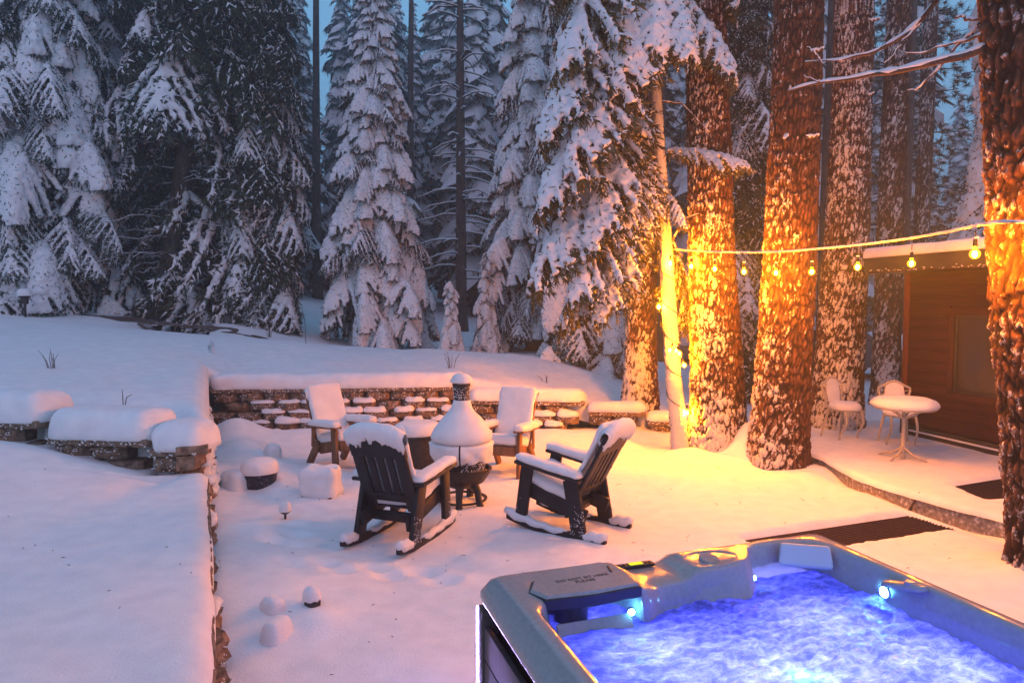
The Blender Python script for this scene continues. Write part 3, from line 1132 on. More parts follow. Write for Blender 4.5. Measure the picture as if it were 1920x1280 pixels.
# ------------------------------------------------------------------ boughs
def bough_mesh(name, seed, W=0.42, nlat=9, droop=0.35, rise=0.0, ld=0.8, snow_r=0.05, twig_snow=0.6, cover=0.95, vox=0.022, needle=NEEDLE, nlen=0.06, nden=0.022, per=3, hang=0.5, axis_bare=0.1, poke=0.05, rootw=0.45, frost=0.16):
    r = np.random.default_rng(seed)
    wob = r.uniform(-0.05, 0.05)

    def ax(t):
        return np.array([t, wob * math.sin(3 * t), rise * t - droop * t * t])
    lines = []          # (points, snowflag, radius scale)
    ts = np.linspace(0.08, 0.97, nlat)
    for t in ts:
        for side in (-1, 1):
            tt = min(0.985, t + r.uniform(-0.03, 0.03))
            al = R(62 - 30 * tt + r.uniform(-8, 8))
            l = W * ((1 - tt) ** 0.6 * min(1, rootw + tt * 1.8)) * r.uniform(0.8, 1.15) + 0.05
            d = np.array([math.cos(al), side * math.sin(al), -0.25 - droop * tt])
            n = max(4, int(l / 0.03))
            s = np.linspace(0, l, n)
            L = ax(tt)[None] + s[:, None] * d[None]
            L[:, 2] -= ld * s * s / W * 0.8
            lines.append((L, r.random() < cover, 1.0, d))
            k = 0.06
            while k < l * 0.96:
                for sd in (-1, 1):
                    if r.random() < 0.9:
                        i = min(n - 1, int(k / l * (n - 1)))
                        a2 = R(r.uniform(30, 60)) * sd
                        ca, sa = math.cos(a2), math.sin(a2)
                        dd = np.array([d[0] * ca - d[1] * sa, d[0] * sa + d[1] * ca, d[2] - hang * r.uniform(0.3, 1)])
                        dd /= np.linalg.norm(dd)
                        tl = 0.10 * r.uniform(0.6, 1.2) * (1 - 0.4 * k / l) + 0.02
                        s2 = np.linspace(0, tl, 4)
                        Q = L[i][None] + s2[:, None] * dd
                        lines.append((Q, r.random() < twig_snow and lines[-1][1], 0.58, dd))
                k += 0.055
    main = np.array([ax(t) for t in np.linspace(0, 1, 16)])
    mb = MB()
    add_tube(mb, main, np.linspace(0.016, 0.004, 16), 5, 2)
    # needles
    B, D = [], []
    for P, sn, rs, d in lines:
        ln = np.linalg.norm(P[-1] - P[0])
        n = max(2, int(ln / nden))
        t = np.linspace(0.05, 1.0, n)
        f = np.linspace(0, 1, len(P))
        Q = np.stack([np.interp(t, f, P[:, i]) for i in range(3)], 1)
        B.append(np.repeat(Q, per, 0))
        D.append(np.repeat(np.tile(d / np.linalg.norm(d), (n, 1)), per, 0))
    B, D = np.concatenate(B), np.concatenate(D)
    n = len(B)
    rd = r.standard_normal((n, 3))
    rd[:, 2] -= hang
    dirn = D * 0.9 + rd * 0.62
    dirn /= np.linalg.norm(dirn, axis=1, keepdims=True)
    sidev = np.cross(dirn, r.standard_normal((n, 3)))
    sidev /= np.linalg.norm(sidev, axis=1, keepdims=True)
    ln = nlen * r.uniform(0.6, 1.2, (n, 1))
    wv = nlen * 0.13
    V = np.stack([B - sidev * wv, B + sidev * wv, B + dirn * ln], 1).reshape(-1, 3)
    fr = r.random(n) < frost
    I = np.arange(n * 3).reshape(-1, 3)
    V2 = V.reshape(n, 3, 3)
    V2[fr] = V2[fr] + np.array([0, 0, nlen * 0.18])
    V2[fr, 2] = V2[fr, 0] * 0.25 + V2[fr, 2] * 0.75
    mb.add(V2.reshape(-1, 3), I[~fr], 0)
    mb.t.append(I[fr] + mb.n - n * 3)
    mb.tm.append(np.full(int(fr.sum()), 1))
    # snow
    iv, iff = ico()
    sm = MB()
    for t in np.arange(axis_bare, 0.97, 0.03):
        if cover > 0.5 or r.random() < cover:
            q = snow_r * 1.25 * (1 - 0.45 * t) * r.uniform(0.85, 1.15)
            sm.add(iv * q * np.array([1.1, 1.1, 0.8]) + ax(t) + (0, 0, q * 0.4), iff)
    for P, sn, rs, d in lines:
        if not sn:
            continue
        ln = np.linalg.norm(P[-1] - P[0])
        n = max(2, int(ln / 0.028))
        f = np.linspace(0, 1, len(P))
        for t in np.linspace(0.0, 0.93, n):
            q = snow_r * rs * (1 - 0.42 * t) * r.uniform(0.8, 1.2)
            p = np.array([np.interp(t, f, P[:, i]) for i in range(3)])
            sm.add(iv * q * np.array([1.1, 1.1, 0.78]) + p + (0, 0, q * 0.45), iff)
    if sm.n:
        tmp = sm.mesh('tmp', SNOW_BOUGH)
        to = bpy.data.objects.new('tmp', tmp)
        col.objects.link(to)
        md = to.modifiers.new('r', 'REMESH')
        md.mode = 'VOXEL'
        md.voxel_size = vox
        dg = bpy.context.evaluated_depsgraph_get()
        ev = to.evaluated_get(dg).to_mesh()
        nv = len(ev.vertices)
        co = np.empty(nv * 3, np.float32)
        ev.vertices.foreach_get('co', co)
        co = co.reshape(-1, 3).astype(float)
        fq = np.array([p.vertices[:] for p in ev.polygons if len(p.vertices) == 4])
        to.evaluated_get(dg).to_mesh_clear()
        bpy.data.objects.remove(to)
        bpy.data.meshes.remove(tmp)
        # soften, roughen
        if len(fq):
            acc = np.zeros_like(co)
            cnt = np.zeros(nv)
            for a_, b_ in ((0, 1), (1, 2), (2, 3), (3, 0)):
                np.add.at(acc, fq[:, a_], co[fq[:, b_]])
                np.add.at(cnt, fq[:, a_], 1)
                np.add.at(acc, fq[:, b_], co[fq[:, a_]])
                np.add.at(cnt, fq[:, b_], 1)
            cnt[cnt == 0] = 1
            co = 0.5 * co + 0.5 * acc / cnt[:, None]
            s = 26
            co = co + 0.010 * np.stack([fbm(co[:, 0] * 60 + k * 5, co[:, 1] * 60, co[:, 2] * 60, 2, seed + 40 + k) for k in range(3)], 1)
            co = co + 0.017 * np.stack([fbm(co[:, 0] * s + k * 5, co[:, 1] * s, co[:, 2] * s, 2, seed + k) for k in range(3)], 1)
            mb.add(co, fq, 1)
            # needle tips poking through the snow
            npk = int(nv * poke)
            ii = r.integers(0, nv, npk)
            dn = r.standard_normal((npk, 3)) * 0.6 + np.array([0.5, 0, -0.15])
            dn /= np.linalg.norm(dn, axis=1, keepdims=True)
            sv = np.cross(dn, r.standard_normal((npk, 3)))
            sv /= np.linalg.norm(sv, axis=1, keepdims=True)
            c0 = co[ii] - dn * 0.012
            mb.add(np.stack([c0 - sv * nlen * 0.14, c0 + sv * nlen * 0.14, c0 + dn * nlen * 0.75], 1).reshape(-1, 3), np.arange(npk * 3).reshape(-1, 3), 0)
    return mb.mesh(name, [needle, SNOW_BOUGH, TWIG], True)


PAD = [bough_mesh('bough', 500 + i, W=0.50, nlat=9, droop=0.72, rise=0.28, ld=1.5, snow_r=0.068, twig_snow=0.8, cover=0.97, vox=0.021, hang=0.9, nlen=0.075) for i in range(4)]
FING = [bough_mesh('bough', 520 + i, W=0.56, nlat=9, droop=0.42, rise=0.12, ld=1.1, snow_r=0.028, twig_snow=0.85, cover=0.96, vox=0.0145, needle=NEEDLE, hang=1.0, nlen=0.075, frost=0.34) for i in range(4)]
DARK = [bough_mesh('bough', 540 + i, W=0.50, nlat=8, droop=0.30, rise=0.10, ld=0.8, snow_r=0.022, twig_snow=0.25, cover=0.22, vox=0.022, needle=NEEDLE, hang=1.1, nlen=0.085, axis_bare=0.5, frost=0.10) for i in range(3)]
DRAPE = [bough_mesh('bough', 560 + i, W=0.40, nlat=13, droop=0.30, rise=0.06, ld=0.9, snow_r=0.030, twig_snow=0.9, cover=0.97, vox=0.0125, needle=NEEDLE_FIR, hang=1.2, nlen=0.05, nden=0.013, rootw=0.05) for i in range(3)]


def simple_trunk(h, r, bend=(0, 0), sides=14, seg=14, z0=-0.3, matl=None, top=0.12, bpow=1.5):
    z = np.linspace(z0, h, seg)
    t = np.clip(z / h, 0, 1)
    P = np.stack([bend[0] * t ** bpow, bend[1] * t ** bpow, z], 1)
    m = MB()
    add_tube(m, P, r * (1 - (1 - top) * t) * (1 + 0.4 * np.exp(-np.clip(z, 0, 9) / 0.25)), sides)
    return m


def conifer(name, label, cat, px, Y, H, Rm, styles, n, seed, x=None, first=0.25, slope=(12, 40), trunk_r=None, bend=(0, 0), lenj=(0.8, 1.15), power=0.8, group=None, inner=0.5, taper_scale=1.0, azf=None, zb=None, minlen=0.25, bpow=1.5, dark_above=None, clear=None, maxlen=None):
    r = np.random.default_rng(seed)
    x = (px - 960) / FPX * Y if x is None else x
    z = ground_at(x, Y) if zb is None else zb
    t = thing(name, label, cat, (x, Y, z), 0, group)
    part('trunk', simple_trunk(H, trunk_r or H * 0.013 + 0.03, bend, bpow=bpow, seg=14 if bpow == 1.5 else 60), [BARK_FAR], t)
    ga = 2.399963
    for i in range(n):
        f = ((i + r.uniform(0, 0.9)) / n) ** 0.85
        h = first + f * (H - first)
        if h > H * 0.985:
            h = H * 0.985
        rad = Rm * (1 - h / H) ** power * r.uniform(*lenj)
        rad = max(rad, minlen)
        az = i * ga + r.uniform(-0.35, 0.35)
        if azf is not None and not azf(az % (2 * math.pi), h, r):
            continue
        pit = R(np.interp(f, [0, 1], [slope[1], slope[0]]) + r.uniform(-7, 7))
        st = styles[0] if r.random() < 0.78 or len(styles) == 1 else styles[1]
        if dark_above is not None and h > dark_above and r.random() < 0.7:
            st = DARK
        me = st[r.integers(len(st))]
        if clear is not None:
            # keep the hollow round the leaning stem open
            ex_, ey_ = x + rad * 0.75 * math.cos(az), Y + rad * 0.75 * math.sin(az)
            ez_ = z + h - rad * 0.4
            qx, qy = 960 + FPX * ex_ / ey_, 565 - FPX * (ez_ - CAMZ) / ey_
            if clear[0] < qx < clear[1] and clear[2] < qy < clear[3] and ey_ < 18.6 and r.random() < 0.92:
                continue
        bt = np.clip(h / H, 0, 1) ** bpow
        hz = h + rad * math.sin(pit) * 0.35
        L = rad / math.cos(pit) * 0.98
        ws = r.uniform(0.85, 1.2)
        r0 = 0.0
        if maxlen and L > maxlen:
            Lm = maxlen * r.uniform(0.8, 1.2)
            r0 = (L - Lm) * math.cos(pit)
            hz -= (L - Lm) * math.sin(pit)
            L = min(L, Lm)
        link('bough', me, t, (bend[0] * bt + r0 * math.cos(az), bend[1] * bt + r0 * math.sin(az), min(hz, H)), (r.uniform(-0.15, 0.15), pit, az), (L, L * ws, L * r.uniform(0.85, 1.1)))
        if r.random() < inner and rad > 0.8:
            dm = DARK[r.integers(len(DARK))]
            L2 = L * 0.72
            link('bough', dm, t, (bend[0] * bt, bend[1] * bt, min(hz, H) - 0.12), (r.uniform(-0.2, 0.2), pit + 0.15, az + r.uniform(0.2, 0.7)), (L2, L2, L2))
    return t


def dead_twigs(t, n, z0, z1, seed, lmin=0.6, lmax=1.7, bend=(0, 0), H=15, droop=0.1, bpow=1.5):
    r = np.random.default_rng(seed)
    for i in range(n):
        h = r.uniform(z0, z1)
        az = r.uniform(0, 2 * math.pi)
        L = r.uniform(lmin, lmax)
        bt = (h / H) ** bpow
        s = np.linspace(0, 1, 7)
        c = np.array([math.cos(az), math.sin(az)])
        m = MB()
        P = np.stack([bend[0] * bt + c[0] * L * s, bend[1] * bt + c[1] * L * s, h - droop * L * s + 0.25 * L * (s - s * s) + 0.05 * r.standard_normal(7) * s], 1)
        add_tube(m, P, np.linspace(0.018, 0.004, 7), 5)
        for k in range(5):
            j = r.integers(2, 6)
            e = P[j] + np.array([c[0] * 0.2 + r.uniform(-0.3, 0.3), c[1] * 0.2 + r.uniform(-0.3, 0.3), r.uniform(-0.25, 0.1)]) * L * 0.6
            add_tube(m, [P[j], (P[j] + e) / 2 + r.normal(0, 0.02, 3), e], [0.008, 0.006, 0.003], 4)
        add_tube(m, P + np.array([0, -0.004, 0.014]), np.linspace(0.016, 0.006, 7), 5, 1)
        part('dead_branch', m, [TWIG, SNOW_BOUGH], t, True, None)


# the two neat spruces in the middle
conifer('spruce_tree', 'full conical spruce with heavy rounded snow pads, alone left of centre', 'tree', 708, 18.8, 10.1, 2.0, [PAD, FING], 190, 11, first=0.75, slope=(6, 30), power=0.62, inner=0.55, lenj=(0.7, 1.12), minlen=0.5, maxlen=1.15)
conifer('spruce_tree', 'tall narrow snowy spruce right of the bare pole tree, left of the lit fir', 'tree', 1000, 19.6, 13.0, 2.1, [PAD, FING], 190, 12, first=0.5, slope=(10, 36), power=0.55, inner=0.55, lenj=(0.6, 1.15), minlen=0.5, maxlen=1.2)
conifer('spruce_sapling', 'small snow heaped spruce sapling between the two middle spruces', 'tree', 846, 17.6, 1.9, 0.6, [PAD], 34, 13, first=0.1, slope=(20, 45), trunk_r=0.04)
conifer('spruce_sapling', 'short wide spruce sapling at the foot of the tall narrow spruce', 'tree', 912, 18.4, 2.7, 0.85, [PAD, FING], 36, 14, first=0.1, slope=(20, 45), trunk_r=0.05)
# firs at the left
CLEAR = (255, 415, 200, 590)
conifer('fir_tree', 'snowy fir at the far left above the small path light', 'tree', 92, 17.2, 15, 2.4, [FING + PAD[:3]], 190, 21, first=0.6, slope=(10, 44), power=0.45, inner=0.3, maxlen=1.7)
conifer('fir_tree', 'snow fingered fir with a dark vertical trunk, second from the left', 'tree', 200, 18.9, 16, 1.9, [FING, PAD], 150, 22, first=0.6, slope=(10, 45), power=0.45, inner=0.25, clear=CLEAR, maxlen=1.6)
conifer('fir_tree', 'fir at the left picture edge with broad snow laden boughs', 'tree', -60, 17.2, 15, 2.9, [PAD, FING], 150, 23, first=0.5, slope=(10, 45), power=0.45, inner=0.3, maxlen=1.6)
tb = conifer('fir_tree', 'huge dark fir leaning at its base with a tangle of bare branches', 'tree', 286, 18.3, 17, 3.2, [FING, DARK], 150, 24, first=0.6, slope=(8, 46), power=0.38, bend=(2.0, 0.4), trunk_r=0.27, inner=0.5, bpow=0.6, dark_above=7.0, clear=CLEAR,
             azf=lambda az, h, r: not (h < 6.6 and 3.2 < az < 5.5 and r.random() < 0.95) and not (h < 6.0 and r.random() < 0.5))
dead_twigs(tb, 95, 1.0, 7.4, 5, bend=(2.0, 0.4), H=17, bpow=0.6, lmin=0.8, lmax=2.2)
conifer('fir_tree', 'dark fir filling the top centre left, its snowy boughs hanging beside the leaning fir', 'tree', 492, 18.8, 17, 1.75, [FING, DARK], 125, 25, first=0.6, slope=(8, 46), power=0.3, inner=0.6, dark_above=6.5, clear=CLEAR)

# fir with the lamp wrapped stem: custom sweeping boughs
bF = np.array([2.44, 9.95, 0.0])
tF = thing('fir_tree', 'thin leaning fir stem wrapped in lamps with sweeping snowy boughs to the left', 'tree', tuple(bF))
Fpix = [(1276, 852, 9.95), (1262, 700, 9.95), (1250, 500, 9.97), (1240, 330, 10.0), (1228, 150, 10.0), (1218, -20, 10.0), (1205, -250, 10.0)]
ptsF = [np.array([0, 0, -0.2])] + [PD(a, b, c) - bF for a, b, c in Fpix]
radF = [0.115, 0.11, 0.10, 0.085, 0.07, 0.06, 0.05, 0.04]
link('trunk', trunk_mesh('trunk', ptsF, radF, nth=72, dz=0.015, seed=41, plate=0.026, depth=0.004, snow=0.80, wind=R(-95), flare=0.25, wind_w=0.8), tF)


def bough_to(parent, me, a, b, width=1.0, roll=0.0, lift=1.0):
    """place a bough from world point a towards b"""
    org = np.array(parent.location)
    a, b = np.asarray(a, float), np.asarray(b, float)
    d = b - a
    L = np.linalg.norm(d)
    az = math.atan2(d[1], d[0])
    # prototype tip sits below the axis: compensate so that the tip lands on b
    pit = -math.asin(max(-1, min(1, d[2] / L))) - math.atan(0.24)
    return link('bough', me, parent, tuple(a - org), (roll, pit, az), (L * 0.98, L * 0.98 * width, L * 0.98 * lift))


FB = [  # root px,py,Y  -> tip px,py,Y, width, roll
    ((1205, -260, 10.0), (1040, -20, 9.4), 1.0, 0.1), ((1215, -130, 10.0), (1040, 130, 9.3), 1.1, 0.1), ((1210, -40, 10.0), (1012, 250, 9.4), 1.1, 0.15),
    ((1205, 20, 10.0), (1055, 320, 9.1), 0.9, 0.25), ((1210, 110, 10.0), (1006, 385, 9.3), 0.95, 0.15), ((1212, 190, 10.05), (1085, 455, 9.2), 0.85, 0.3),
    ((1222, 250, 10.0), (998, 520, 9.3), 0.95, 0.15), ((1215, 330, 10.05), (1055, 560, 9.1), 0.9, 0.25), ((1222, 390, 10.05), (1105, 590, 9.2), 0.8, 0.3),
    ((1212, -90, 10.0), (1150, 170, 9.0), 1.1, 0.1), ((1212, -120, 10.0), (1225, 95, 9.0), 1.2, 0.0),
    ((1215, -70, 10.0), (1300, 95, 9.0), 1.1, -0.1), ((1218, -40, 10.0), (1378, 135, 9.3), 1.0, -0.15), ((1210, -240, 10.0), (1380, 10, 9.7), 1.0, -0.1),
    ((1240, 285, 10.0), (1398, 308, 9.4), 0.55, -0.1), ((1228, 100, 10.0), (1105, 310, 10.8), 0.9, 0.1), ((1225, 230, 10.1), (1060, 440, 10.9), 0.9, 0.1),
    ((1225, 360, 10.1), (1075, 580, 10.8), 0.9, 0.1), ((1225, 440, 10.1), (1050, 600, 9.5), 0.8, 0.2), ((1245, 430, 10.15), (1300, 620, 11.0), 0.7, 0.0),
    ((1236, 330, 10.0), (1200, 430, 9.45), 1.0, 0.15), ((1238, 350, 10.0), (1285, 420, 9.5), 0.9, -0.1), ((1225, 300, 10.0), (1160, 430, 9.3), 0.9, 0.25)]
for i, (a, b, wd, rl) in enumerate(FB):
    bough_to(tF, DRAPE[i % 3], PD(*a), PD(*b), wd, rl)
for k, (a, b) in enumerate([((1232, 200, 10), (1180, 330, 9.6)), ((1234, 190, 10), (1330, 250, 9.6)), ((1236, 240, 10), (1160, 310, 9.5)), ((1250, 470, 9.97), (1310, 400, 9.7)), ((1240, 300, 10), (1170, 330, 9.4))]):
    pa, pb = PD(*a), PD(*b)
    md = (pa + pb) / 2 + np.array([0, 0, 0.18])
    snowy_branch(tF, [pa - bF, md - bF, pb - bF], 0.018, 0.006, seed=60 + k, snow_r=0.8)

# fir half hidden behind the right pine, dark firs behind the lit trunks
conifer('fir_tree', 'fir with drooping snow boughs seen between the house roof and the right pine', 'tree', 1890, 14.2, 12.5, 2.1, [PAD, FING], 110, 26, first=1.0, slope=(25, 55), power=0.6, inner=0.5)
conifer('fir_tree', 'dark fir standing behind the thick yellow lit trunk', 'tree', 1392, 15.6, 13.5, 1.25, [DARK, FING], 110, 27, first=0.6, slope=(15, 50), power=0.3, inner=0.9)
conifer('fir_tree', 'dark fir standing just behind the sweeping lit boughs', 'tree', 1105, 15.6, 14, 1.5, [FING, PAD], 120, 28, first=0.5, maxlen=1.3, slope=(15, 50), power=0.35, inner=1.0)

# bare pole tree with thin snowy side branches
xp, yp = (865 - 960) / FPX * 25, 25.0
tp = thing('bare_pole_tree', 'slender bare trunk with short level snowy branches between the two spruces', 'tree', (xp, yp, ground_at(xp, yp)))
part('trunk', simple_trunk(16, 0.21, top=0.4), [BARK_FAR], tp)
r_ = np.random.default_rng(77)
for i in range(80):
    h = r_.uniform(1.5, 14)
    az = r_.uniform(0, 6.28)
    L = r_.uniform(0.7, 1.9)
    s = np.linspace(0, 1, 6)
    P = np.stack([math.cos(az) * L * s, math.sin(az) * L * s, h + 0.15 * L * s - 0.3 * L * s * s + 0.04 * r_.standard_normal(6) * s], 1)
    m = MB()
    add_tube(m, P, np.linspace(0.03, 0.012, 6), 5, 0)
    add_tube(m, P + (0, 0, 0.03), np.linspace(0.035, 0.02, 6), 5, 1)
    part('branch', m, [TWIG, SNOW_BOUGH], tp, True, None)

# plain pine trunks farther back
for px, wpx, Y, lab in ((1664, 46, 15.1, 'dark snow flecked pine trunk just left of the house corner'), (1722, 27, 19.5, 'thin dark pine trunk above the house roof, tallest there'),
                        (1691, 20, 22.0, 'thin pine trunk between the flecked trunk and the house corner'), (1410, 22, 21.0, 'thin dark trunk in the gap between the two front pines'),
                        (1541, 24, 19.0, 'thin dark trunk right of the leaning red pine'), (1128, 13, 25.0, 'thin distant trunk under the lit boughs'),
                        (549, 17, 24.0, 'slim dark trunk left of the centre spruce'), (596, 18, 30.0, 'broad hazy trunk just left of the centre spruce'),
                        (522, 12, 26.0, 'narrow trunk beneath the dark fir boughs'), (770, 16, 33.0, 'hazy trunk right behind the centre spruce'), (1232, 22, 22.0, 'dim trunk behind the lamp wrapped stem'),
                        (1440, 18, 27.0, 'distant trunk mostly hidden by the leaning red pine')):
    x = (px - 960) / FPX * Y
    t = thing('pine_tree', lab, 'tree', (x, Y, ground_at(x, Y)), 0, 'pine trunks in the forest edge')
    if wpx > 24 and Y < 20:
        rr0 = wpx / 2 / FPX * Y
        link('trunk', trunk_mesh('trunk', [(0, 0, -0.3), (0, 0, 4), (0.05, 0, 9), (0.1, 0, 16)], [rr0 * 1.08, rr0, rr0 * 0.9, rr0 * 0.6], nth=84, dz=0.04, seed=int(px), plate=0.07, depth=0.014, snow=0.30, wind=R(-130), zfine=10.5), t)
    else:
        part('trunk', simple_trunk(17, wpx / 2 / FPX * Y, (rng.uniform(-0.3, 0.3), 0), 18, 30, top=0.45), [BARK_FAR], t)


# long needled pine crowns against the sky at the right
def tuft_crown(seed, H, z0, n, Rm):
    r = np.random.default_rng(seed)
    m = MB()
    for i in range(n):
        h = r.uniform(z0, H)
        az = r.uniform(0, 6.283)
        L = Rm * r.uniform(0.4, 1.0) * (1 - 0.5 * (h - z0) / (H - z0))
        s = np.linspace(0, 1, 6)
        P = np.stack([math.cos(az) * L * s, math.sin(az) * L * s, h - 0.25 * L * s + 0.15 * L * s * s], 1)
        add_tube(m, P, np.linspace(0.03, 0.01, 6), 5, 2)
        for k in range(9):
            t = r.uniform(0.35, 1.0)
            c = np.array([np.interp(t, s, P[:, q]) for q in range(3)]) + r.normal(0, 0.22, 3)
            nn = 34
            d = r.standard_normal((nn, 3)) + np.array([math.cos(az) * 0.5, math.sin(az) * 0.5, -0.1])
            d /= np.linalg.norm(d, axis=1, keepdims=True)
            sv = np.cross(d, r.standard_normal((nn, 3)))
            sv /= np.linalg.norm(sv, axis=1, keepdims=True)
            V = np.stack([c + sv * 0.012, c - sv * 0.012, c + d * r.uniform(0.16, 0.28, (nn, 1))], 1).reshape(-1, 3)
            m.add(V, np.arange(nn * 3).reshape(-1, 3), 0)
            if r.random() < 0.5:
                iv, iff = ico()
                m.add(iv * np.array([0.13, 0.13, 0.05]) * r.uniform(0.5, 1.2) + c + (0, 0, 0.05), iff, 1)
    return m


for k, (px, Y, H, z0, n, Rm, lab) in enumerate(((1728, 23, 13.5, 3.2, 42, 2.1, 'long needled pine with tufted boughs against the sky gap above the roof'),
                                                (1835, 27, 14.0, 4.0, 40, 2.3, 'tufted pine right of the sky gap behind the house'),
                                                (1650, 26, 15.0, 5.0, 36, 2.0, 'tufted pine behind the snow speckled trunk'))):
    x = (px - 960) / FPX * Y
    t = thing('pine_tree', lab, 'tree', (x, Y, ground_at(x, Y)))
    part('trunk', simple_trunk(H, 0.2), [BARK_FAR], t)
    part('crown', tuft_crown(600 + k, H, z0, n, Rm), [NEEDLE, SNOW_BOUGH, TWIG], t, True, None)


# forest conifers farther back: four kinds of crown, copied
def far_bough(r):
    m = MB()
    nu, nv = 6, 5
    u = np.linspace(0, 1, nu)
    v = np.linspace(-1, 1, nv)
    uu, vv = np.meshgrid(u, v, indexing='ij')
    wd = 0.36 * np.sin(np.clip(uu * 0.92 + 0.08, 0, 1) * math.pi) ** 0.7 + 0.03
    z = -0.38 * uu ** 2 - 0.35 * (vv * wd) ** 2 / 0.2 + 0.05 * r.standard_normal(uu.shape)
    xx = uu + 0.05 * r.standard_normal(uu.shape)
    top = np.stack([xx.ravel(), (vv * wd).ravel() + 0.03 * r.standard_normal(uu.size), z.ravel() + 0.05 * (1 - np.abs(vv).ravel())], 1)
    m.add(top, grid(nu, nv), 1)
    # ragged needle fringe below
    nn = 60
    t = r.uniform(0.1, 1.0, nn)
    sd = r.uniform(-1, 1, nn)
    w0 = 0.36 * np.sin(np.clip(t * 0.92 + 0.08, 0, 1) * math.pi) ** 0.7 + 0.03
    B = np.stack([t, sd * w0, -0.38 * t ** 2 - 0.35 * (sd * w0) ** 2 / 0.2 - 0.02], 1)
    d = np.stack([0.12 + 0.1 * r.standard_normal(nn), 0.12 * np.sign(sd) + 0.08 * r.standard_normal(nn), -0.13 - 0.08 * r.random(nn)], 1)
    sv = r.standard_normal((nn, 3)) * 0.03
    m.add(np.stack([B - sv, B + sv, B + d], 1).reshape(-1, 3), np.arange(nn * 3).reshape(-1, 3), 0)
    return m


def far_crown(seed, H, Rm, n, power, first):
    r = np.random.default_rng(seed)
    bs = [far_bough(r) for _ in range(5)]
    m = MB()
    for i in range(n):
        f = (i + r.random()) / n
        h = first + f ** 0.9 * (H - first)
        rad = max(0.25, Rm * (1 - h / H) ** power * r.uniform(0.6, 1.15))
        pit = R(r.uniform(15, 45))
        az = i * 2.39996 + r.uniform(-0.4, 0.4)
        m.addm(bs[r.integers(5)], TM((0, 0, min(H, h + 0.3 * rad)), (r.uniform(-0.2, 0.2), pit, az), (rad * 1.15, rad * 1.2, rad)))
    return m


FARC = []
for k, (H, Rm, n, pw, f0) in enumerate(((17, 2.3, 150, 0.7, 1.2), (20, 2.6, 160, 0.55, 2.5), (14, 2.2, 140, 0.8, 0.6), (22, 2.2, 130, 0.4, 6.0))):
    FARC.append((H, far_crown(700 + k, H, Rm, n, pw, f0).mesh('crown', [NEEDLE, SNOW_BOUGH], True), simple_trunk(H, 0.2).mesh('trunk', [BARK_FAR], True)))
r_ = np.random.default_rng(99)
placed = []
kinds = ['broad snow laden conifer in the hazy forest behind the yard', 'tall snowy conifer in the hazy forest behind the yard',
         'short full conifer in the hazy forest behind the yard', 'high crowned conifer in the hazy forest behind the yard']
tries = 0
while len(placed) < 190 and tries < 9000:
    tries += 1
    Y = r_.uniform(27, 74) if r_.random() < 0.55 else r_.uniform(27, 42)
    px = r_.uniform(-350, 2250)
    k = int(r_.integers(4))
    H = FARC[k][0]
    if 1690 < px < 1860 and Y < 52:
        continue
    if (575 < px < 640 and Y < 55) or (740 < px < 960 and Y < 33) or (440 < px < 470 and Y < 40):
        continue
    if 1180 < px < 1700 and Y < 28:
        continue
    x = (px - 960) / FPX * Y
    if any((x - a) ** 2 + (Y - b) ** 2 < 5.5 for a, b in placed):
        continue
    placed.append((x, Y))
    s = r_.uniform(0.75, 1.15)
    t = thing('conifer_tree', kinds[k], 'tree', (x, Y, ground_at(x, Y)), r_.uniform(0, 6.28), 'conifers in the hazy forest')
    t.scale = (s, s, s)
    link('crown', FARC[k][1], t)
    link('trunk', FARC[k][2], t)
# far wood as one mass
mb = MB()
for i in range(170):
    Y = r_.uniform(75, 130)
    px = r_.uniform(-400, 2300)
    x = (px - 960) / FPX * Y
    z = float(Gnd(np.array([x]), np.array([Y]))[0])
    H = r_.uniform(9, 15)
    for q in range(46):
        f = (q + r_.random()) / 46
        rad = 2.6 * (1 - f) ** 0.7 * r_.uniform(0.6, 1.1) + 0.2
        az = q * 2.4
        c = np.array([x, Y, z + 0.5 + f * H])
        e = c + np.array([math.cos(az) * rad, math.sin(az) * rad, -0.5 * rad])
        sv = np.array([-math.sin(az), math.cos(az), 0]) * rad * 0.45
        mb.add([c, e - sv, e + sv], [[0, 1, 2]], int(r_.random() < 0.6))
struct('distant_wood', mb, [NEEDLE, SNOW_BOUGH], 'far hazy snowy wood on the rising ground', False, None, 'stuff')

# ------------------------------------------------------------------ house at the right
HN, HC = PZ(1888, 862, 0.12), PZ(1692, 815, 0.12)
ex = (HN - HC)
ex[2] = 0
ex /= np.linalg.norm(ex)
ey = np.array([ex[1], -ex[0], 0])
if ey[0] > 0:
    ey = -ey
hrz = math.atan2(ex[1], ex[0])
house = thing('cabin', 'dark red brown plank sided cabin with a snow covered roof edge', 'house', (HC[0], HC[1], 0.0), hrz)
# local: +x along the wall towards the camera, outward normal sign
oy = -1 if (Matrix.Rotation(hrz, 3, 'Z') @ Vector((0, -1, 0))).dot(Vector(ey)) > 0 else 1


def hl(px, py, off):
    """where the ray meets the plane 'off' metres outside the wall -> local x, z"""
    d = ray(px, py)
    o = np.array([0, 0, CAMZ])
    p0 = np.array([HC[0], HC[1], 0]) + ey * off
    t = ((p0 - o) @ ey) / (d @ ey)
    p = o + d * t
    return (p - np.array([HC[0], HC[1], 0])) @ ex, p[2]


WH = 2.72
LEN = 7.0
e0 = hl(1625, 484, 0.55)
e1_ = hl(1850, 456, 0.55)
EZ = (e0[1] + e1_[1]) / 2
EX0 = e0[0]
WH = EZ - 0.30
pl_h = 0.165
nrow = int((WH - 0.30) / pl_h) + 1
wx0, wz0 = hl(1790, 735, 0.0)
wx1, wz1 = wx0 + 1.5, hl(1790, 590, 0.0)[1]
PLK = {}


